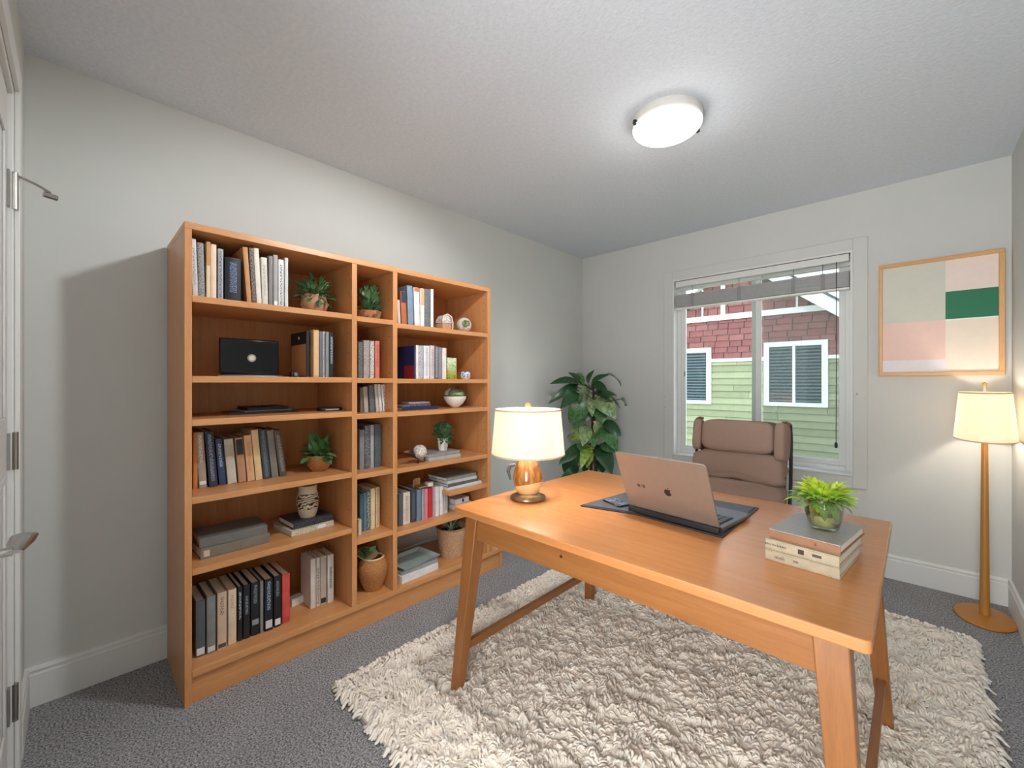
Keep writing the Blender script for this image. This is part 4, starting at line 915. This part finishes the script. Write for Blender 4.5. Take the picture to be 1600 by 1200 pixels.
leaves = [(410,180,130,170,90,0),(400,190,110,370,80,0),(380,220,240,420,120,0),(440,190,310,70,60,0),(460,190,385,65,50,1),(500,190,545,55,60,0),(530,180,700,90,60,0),(680,90,835,200,80,1),(530,200,700,250,100,0),
 (430,190,490,380,130,2),(550,280,770,290,60,0),(600,300,830,420,80,0),(820,340,875,400,60,1),(520,330,540,500,80,2),(560,340,780,520,190,2),(600,420,640,570,140,1),(480,360,310,570,170,1),(560,560,620,740,120,2),(470,590,450,790,120,2),(640,560,830,700,110,0),
 (620,600,790,850,130,1),(400,640,280,720,70,3),(430,650,330,760,70,3),(450,760,370,970,90,1),(420,790,215,980,100,0),(500,780,430,1010,90,3),(510,780,490,1020,90,3),(530,780,560,1000,80,3),(570,790,740,1070,160,0),(630,780,760,860,100,1),(380,850,260,1080,130,0),(400,1000,215,1150,80,0),(600,900,650,1070,110,0),
 (450,500,350,640,130,1),(520,640,560,800,120,1),(480,700,600,860,130,0),(430,880,480,1080,110,0),(520,420,470,560,110,0),(560,200,640,330,110,0),(440,280,330,380,110,1)]
rn = random.Random(5); base = Vector((-2.04, 3.16, 0)); Dp = 3.68
for (x0, y0, x1, y1, wpx, mi) in leaves:
    off = rn.uniform(-.12, .16); d0 = Dp + off * .35; d1 = Dp - off
    a = at_depth(840 + x0 / 6.32, 570 + y0 / 6.32, d0) - base; b = at_depth(840 + x1 / 6.32, 570 + y1 / 6.32, d1) - base
    view = Vector((SN, -CS, .55)) + Vector((rn.uniform(-.5, .5), rn.uniform(-.5, .5), rn.uniform(-.2, .6)))
    lf = pleaf(fp, a, b, wpx / 6.32 * Dp / F * 1.15, view, glossy[mi], n=8, bend=.1)
    MB().tube([a, (a + Vector((0, 0, a.z))) / 2 + Vector((0, 0, -.02)), (0, 0, max(.3, min(1.2, a.z - .06)))], .0035, 5).obj('leaf_stalk', M['stem'], fp)
MB().ball((.07, -.09, at_depth(912, 658, Dp).z), .012, 12, 8).obj('pink_bud', plain('#e0a9a0', .5), fp)

# ------------------------------------------------------------------ desk chair
ch = thing('office_chair', 'beige cushioned swivel chair with a padded headrest behind the desk', 'chair', (-.705, 2.33, -.004))
cf = NT('chair_fabric'); n = cf.noise(cf.co((1, 1, .25)), 260, 3, .7); n2 = cf.noise(cf.co(), 9, 3)
cf.set(cf.mix(cf.math('MULTIPLY', n, .55), lin('#977d6f'), lin('#b39a8b')), .9, spec=.15); cf.bump(n, .3, .002); CFm = cf.m
rk = Matrix.Rotation(math.radians(-9), 3, 'X')
bk = bpy.data.objects.new('backrest', None)
def cush(name, c, h, e=.42, cr=.006, sd=0, rot=None, n=44, m=26): return MB().pillow(c, h, e, n, m, cr, sd, rot).obj(name, CFm, ch, smooth=60)
cush('headrest', (0, .195, .925), (.182, .06, .088), .4, .003, 3, rk)
cush('headrest_wing', (-.208, .2, .92), (.026, .055, .088), .45, .002, 5, rk @ Matrix.Rotation(.12, 3, 'Z')); cush('headrest_wing', (.21, .2, .912), (.026, .058, .098), .45, .002, 7, rk @ Matrix.Rotation(-.12, 3, 'Z'))
cush('back_cushion', (0, .2, .765), (.226, .062, .084), .38, .03, 11, rk)
cush('back_cushion', (0, .185, .625), (.224, .064, .075), .38, .028, 17, rk)
cush('back_cushion', (0, .175, .52), (.222, .062, .05), .45, .01, 23, rk)
cush('seat_cushion', (0, -.06, .455), (.25, .25, .06), .4, .01, 29)
for sx in (-1, 1):
    MB().tube([(sx * .236, .25, 1.0), (sx * .238, .262, .93), (sx * .24, .24, .7), (sx * .238, .2, .48), (sx * .24, .1, .4), (sx * .2, -.15, .375)], .0085, 8).obj('side_frame', M['blackm'], ch)
    MB().tube([(sx * .24, .245, 1.0), (sx * .22, .25, 1.012), (sx * .2, .25, 1.008)], .008, 8).obj('corner_cap', plain('#7d5234', .5), ch)
MB().pillow((0, .265, .78), (.22, .012, .23), .3, 28, 14, rot=rk).obj('back_shell', plain('#6b5346', .5), ch)
B(-.2, .2, -.2, .15, .375, .39).obj('seat_pan', M['blackm'], ch, bevel=.004)
MB().lathe([(0, .1), (.03, .1), (.028, .2), (.02, .21), (.02, .37), (.06, .374), (0, .3745)], 24).obj('column', M['steel'], ch)
lw = wood('#b57a4a', '#c98f5d', 'x', .4, 'chair_wood')
for k in range(4):
    a = PI / 4 + k * PI / 2; x, y = math.cos(a), math.sin(a)
    MB().tube([(x * .02, y * .02, .13), (x * .15, y * .15, .12), (x * .27, y * .27, .085), (x * .3, y * .3, .045)], [.024, .022, .018, .015], 10, .8).obj('foot', lw, ch)

# ------------------------------------------------------------------ shaggy rug
rg = thing('shag_rug', 'cream shaggy wool rug under the desk', 'rug', (-.735, 1.81, 0))
RX, RY = .925, 1.09
t = NT('cream_wool'); n = t.noise(t.co(), 240, 3, .7); n2 = t.noise(t.co(), 22, 3)
t.set(t.mix(t.ramp(n2, [(.35, (0, 0, 0)), (.7, (1, 1, 1))]), t.ramp(n, [(.3, lin('#ecdcc8')), (.65, lin('#fdf3e6'))]), t.ramp(n, [(.3, lin('#eee2d2')), (.65, lin('#fdf8f0'))])), .95, spec=.1)
t.bump(n, .6, .004); M['wool'] = t.m
B(-RX, RX, -RY, RY, 0, .012).obj('backing', plain('#e2d3bd', .95, bump=.5), rg)
def vn(x, y, f, seed):                       # smooth value noise, -1..1
    g = np.random.default_rng(seed).uniform(-1, 1, (256, 256)); x = x * f + 500.3; y = y * f + 500.7
    xi = np.floor(x).astype(int); yi = np.floor(y).astype(int); u = x - xi; v = y - yi; u = u * u * (3 - 2 * u); v = v * v * (3 - 2 * v)
    a = g[xi % 256, yi % 256]; b = g[(xi + 1) % 256, yi % 256]; c = g[xi % 256, (yi + 1) % 256]; d = g[(xi + 1) % 256, (yi + 1) % 256]
    return (a * (1 - u) + b * u) * (1 - v) + (c * (1 - u) + d * u) * v
def hgt(x, y):
    wx = x + .02 * vn(x, y, 14, 5); wy = y + .02 * vn(x, y, 14, 6)
    h = .032 + .005 * vn(wx, wy, 9, 1) + .009 * vn(wx, wy * .75, 30, 2) + .006 * vn(wx * .7, wy, 70, 3)
    h -= .016 * np.clip(vn(wx, wy, 36, 4) - .35, 0, 1) * 2.6
    e = np.minimum(RX - np.abs(x), RY - np.abs(y)); return np.where(e > .05, h, .012 + (h - .012) * np.sqrt(np.clip(e / .05, 0, 1)))
def flow(x, y): return 2.4 * vn(x, y, 5, 11) + 1.6 * vn(x, y, 13, 12) - 1.2
def field():
    nx, ny = 420, 490; X_, Y_ = np.meshgrid(np.linspace(-RX, RX, nx), np.linspace(-RY, RY, ny), indexing='ij')
    V = np.stack([X_, Y_, hgt(X_, Y_)], -1).reshape(-1, 3); i, j = np.meshgrid(np.arange(nx - 1), np.arange(ny - 1), indexing='ij'); a = (i * ny + j).ravel()
    return V, np.stack([a, a + ny, a + ny + 1, a + 1], -1)
def pile(N, L0, L1, r0, r1, seed, border=False):
    g = np.random.default_rng(seed); ns = 6; nk = 5
    if border:
        s_ = g.uniform(0, 4 * (RX + RY), N); a_, b_ = 2 * RX, 2 * RY
        x = np.select([s_ < a_, s_ < a_ + b_, s_ < 2 * a_ + b_], [s_ - RX, RX + 0 * s_, s_ - a_ - b_ - RX], -RX); y = np.select([s_ < a_, s_ < a_ + b_, s_ < 2 * a_ + b_], [-RY + 0 * s_, s_ - a_ - RY, RY + 0 * s_], s_ - 2 * a_ - b_ - RY)
        ex_ = np.abs(np.abs(x) - RX) < 1e-6; ang = np.where(ex_, np.where(x > 0, 0, PI), np.where(y > 0, PI / 2, -PI / 2)) + g.normal(0, .3, N)
        back = g.uniform(.0, .045, N); x = x - np.cos(ang) * back; y = y - np.sin(ang) * back
    else:
        x = g.uniform(-RX + .02, RX - .02, N); y = g.uniform(-RY + .02, RY - .02, N); ang = flow(x, y) + g.normal(0, .45, N)
    L = g.uniform(L0, L1, N); r = g.uniform(r0, r1, N); lift = g.uniform(0, .011, N); curl = g.normal(0, .9, N)
    V = np.zeros((N, ns, nk, 3)); cx_, cy_ = x.copy(), y.copy()
    for i in range(ns):
        u = i / (ns - 1); a = ang + curl * (u - .2)
        if i: cx_ = cx_ + np.cos(a) * L / (ns - 1); cy_ = cy_ + np.sin(a) * L / (ns - 1)
        inside = (np.abs(cx_) < RX) & (np.abs(cy_) < RY)
        hh = np.where(inside, hgt(np.clip(cx_, -RX, RX), np.clip(cy_, -RY, RY)), .010)
        cz_ = hh + lift * math.sin(PI * min(1, u + .1)) - .004 * (abs(u - .45) * 2) ** 2
        if border: cz_ = np.maximum(cz_ + .012 * (1 - u) * math.sin(PI * u + .4), .008)
        rr_ = r * (math.sin(PI * (u * .86 + .1)) ** (.35 if border else .6))
        for k in range(nk):
            q = 2 * PI * k / nk
            V[:, i, k, 0] = cx_ - np.sin(a) * np.cos(q) * rr_; V[:, i, k, 1] = cy_ + np.cos(a) * np.cos(q) * rr_; V[:, i, k, 2] = np.maximum(cz_ + np.sin(q) * rr_ * .8, .001)
    base_ = (np.arange(N) * ns * nk)[:, None, None]
    i_ = np.arange(ns - 1)[None, :, None]; k_ = np.arange(nk)[None, None, :]; l_ = (k_ + 1) % nk
    q = np.stack([base_ + i_ * nk + k_, base_ + i_ * nk + l_, base_ + (i_ + 1) * nk + l_, base_ + (i_ + 1) * nk + k_], -1).reshape(-1, 4)
    return V.reshape(-1, 3), q
def np_obj(name, V, Q, mat, parent):
    me = bpy.data.meshes.new(name); me.vertices.add(len(V)); me.vertices.foreach_set('co', V.astype(np.float32).ravel())
    me.loops.add(Q.size); me.loops.foreach_set('vertex_index', Q.astype(np.int32).ravel()); me.polygons.add(len(Q))
    me.polygons.foreach_set('loop_start', (np.arange(len(Q)) * 4).astype(np.int32)); me.polygons.foreach_set('loop_total', np.full(len(Q), 4, np.int32))
    me.polygons.foreach_set('use_smooth', np.ones(len(Q), bool)); me.update(calc_edges=True); me.materials.append(mat)
    o = bpy.data.objects.new(name, me); sc.collection.objects.link(o); o.parent = parent; return o
parts_ = [field(), pile(26000, .025, .045, .0028, .0062, 3), pile(1700, .025, .042, .006, .010, 4, True)]
VV = []; QQ = []; off_ = 0
for v_, q_ in parts_: VV.append(v_); QQ.append(q_ + off_); off_ += len(v_)
stuff(np_obj('wool_pile', np.concatenate(VV), np.concatenate(QQ), M['wool'], rg))

# ------------------------------------------------------------------ the neighbouring house seen through the window
HD = 10.0
nh = thing('neighbour_house', 'red and green clad house across the side yard, through the window', 'house', (-2.8, HD, 0))
hx0, hx1 = -2.4, 2.6
apz, slope = 3.95, .78
MB().prism([(hx0, -3), (hx1, -3), (hx1, 2.4), (hx1, apz - slope * hx1), (0, apz), (hx0, apz + slope * hx0)], .03, .3, 'y').obj('wall_core', plain('#3a2f2c', .9), nh, smooth=0)
gsid = [plain(h_, .75, var=.06, scale=6) for h_ in ('#8e9272', '#878b6b', '#969a79')]
z = -1.55; k = 0; rn = random.Random(2); ex = .143
while z < 1.66:
    z1 = min(z + ex, 1.67); cut = rn.uniform(hx0 + 1, hx1 - 1)
    for a, b in ((hx0, cut - .003), (cut + .003, hx1)):
        y0_ = .03
        MB().add([(a, -.022, z), (b, -.022, z), (b, .03, z), (a, .03, z), (a, .012, z1 + .012), (b, .012, z1 + .012), (b, .03, z1 + .012), (a, .03, z1 + .012)],
                 [(3, 2, 1, 0), (4, 5, 6, 7), (0, 1, 5, 4), (1, 2, 6, 5), (2, 3, 7, 6), (3, 0, 4, 7)]).obj('siding_board', gsid[k % 3], nh, smooth=0)
        k += 1
    z += ex
rsh = [plain(h_, .85, var=.12, scale=9) for h_ in ('#865250', '#7f4c4c', '#8e5a57', '#835451')]
def shingles(z0, z1, exs):
    z = z0
    while z < z1 - .02:
        x = hx0 + rn.uniform(-.2, 0)
        while x < hx1:
            w_ = rn.uniform(.2, .36); a, b = max(x, hx0), min(x + w_ - .014, hx1); x += w_
            lim = apz - slope * max(abs(a), abs(b)) - .02
            if z > lim or b - a < .03: continue
            zz0 = z + rn.choice((0, 0, .008)); zz1 = min(z + exs + .01, max(lim, zz0 + .02), z1 + .01)
            if z > 2.7 and (a < -2.2 or b > 2.2): continue
            MB().add([(a, -.004, zz0), (b, -.004, zz0), (b, .03, zz0), (a, .03, zz0), (a, .02, zz1), (b, .02, zz1), (b, .03, zz1), (a, .03, zz1)],
                     [(3, 2, 1, 0), (4, 5, 6, 7), (0, 1, 5, 4), (1, 2, 6, 5), (2, 3, 7, 6), (3, 0, 4, 7)]).obj('shingle', rn.choice(rsh), nh, smooth=0)
        z += exs
shingles(1.74, 2.6, .132); shingles(2.72, 3.75, .17)
wt = plain('#f2f2f0', .6, var=.02)
[B(a, b, -.03, .0, 1.67, 1.74).obj('belt_board', wt, nh, bevel=.004) for a, b in ((hx0, -1.65), (-.53, .52), (1.6, hx1))]; B(hx0, hx1, -.04, .0, 2.6, 2.72).obj('belt_board', wt, nh, bevel=.004)
for xx, ww in ((-.72, .035), (-.28, .09), (1.1, .035)): B(xx - ww / 2, xx + ww / 2, -.035, -.005, 2.72, apz - slope * abs(xx) - .05).obj('upright_trim', wt, nh)
for sgn in (-1, 1):
    x_e = sgn * 2.75; ze = apz - slope * abs(x_e)
    def slab(y0_, y1_, t0, t1, nm, mt):
        MB().add([(0, y0_, apz + t0), (x_e, y0_, ze + t0), (x_e, y1_, ze + t0), (0, y1_, apz + t0), (0, y0_, apz + t1), (x_e, y0_, ze + t1), (x_e, y1_, ze + t1), (0, y1_, apz + t1)],
                 [(0, 1, 2, 3), (7, 6, 5, 4), (4, 5, 1, 0), (5, 6, 2, 1), (6, 7, 3, 2), (7, 4, 0, 3)]).obj(nm, mt, nh, smooth=0)
    slab(-.42, -.38, -.14, .14, 'rake_board', wt); slab(-.38, .3, -.02, .0, 'soffit', wt); slab(-.44, 3.5, .141, .19, 'roof', plain('#5b5a5c', .9))
def nwin(x0, x1, z0, z1, split):
    f_ = MB(); tw = .1
    f_.box(x0, x0 + tw, -.05, 0, z0, z1).box(x1 - tw, x1, -.05, 0, z0, z1).box(x0 + tw, x1 - tw, -.05, 0, z1 - tw, z1).box(x0 + tw, x1 - tw, -.05, 0, z0, z0 + tw * .8)
    fo_ = f_.obj('window_frame', wt, nh, bevel=.004)
    a, b, c_, d_ = x0 + tw, x1 - tw, z0 + tw * .8, z1 - tw
    if split: B(split - .025, split + .025, -.046, -.024, c_, d_).obj('mullion', wt, fo_)
    B(a, b, -.0255, -.0245, c_, d_).obj('interior', plain('#1b232b', .8), fo_)
    m_ = MB(); z = c_ + .02
    while z < d_: m_.box(a + .01, b - .01, -.036, -.0265, z, z + .03); z += .066
    stuff(m_.obj('blind_slats', plain('#f3f6f6', .6), fo_))
    B(a, b, -.040, -.037, c_, d_).obj('pane', M['glassd'], fo_)
nwin(-2.28 + 2.8, -1.20 + 2.8, .73, 2.04, -1.75 + 2.8); nwin(-4.45 + 2.8, -3.33 + 2.8, .72, 2.0, None)
g = struct(B(-12, 10, 3.9, 30, -3.1, -3).obj('ground', plain('#7f8f62', .95, var=.2, scale=2), smooth=0))
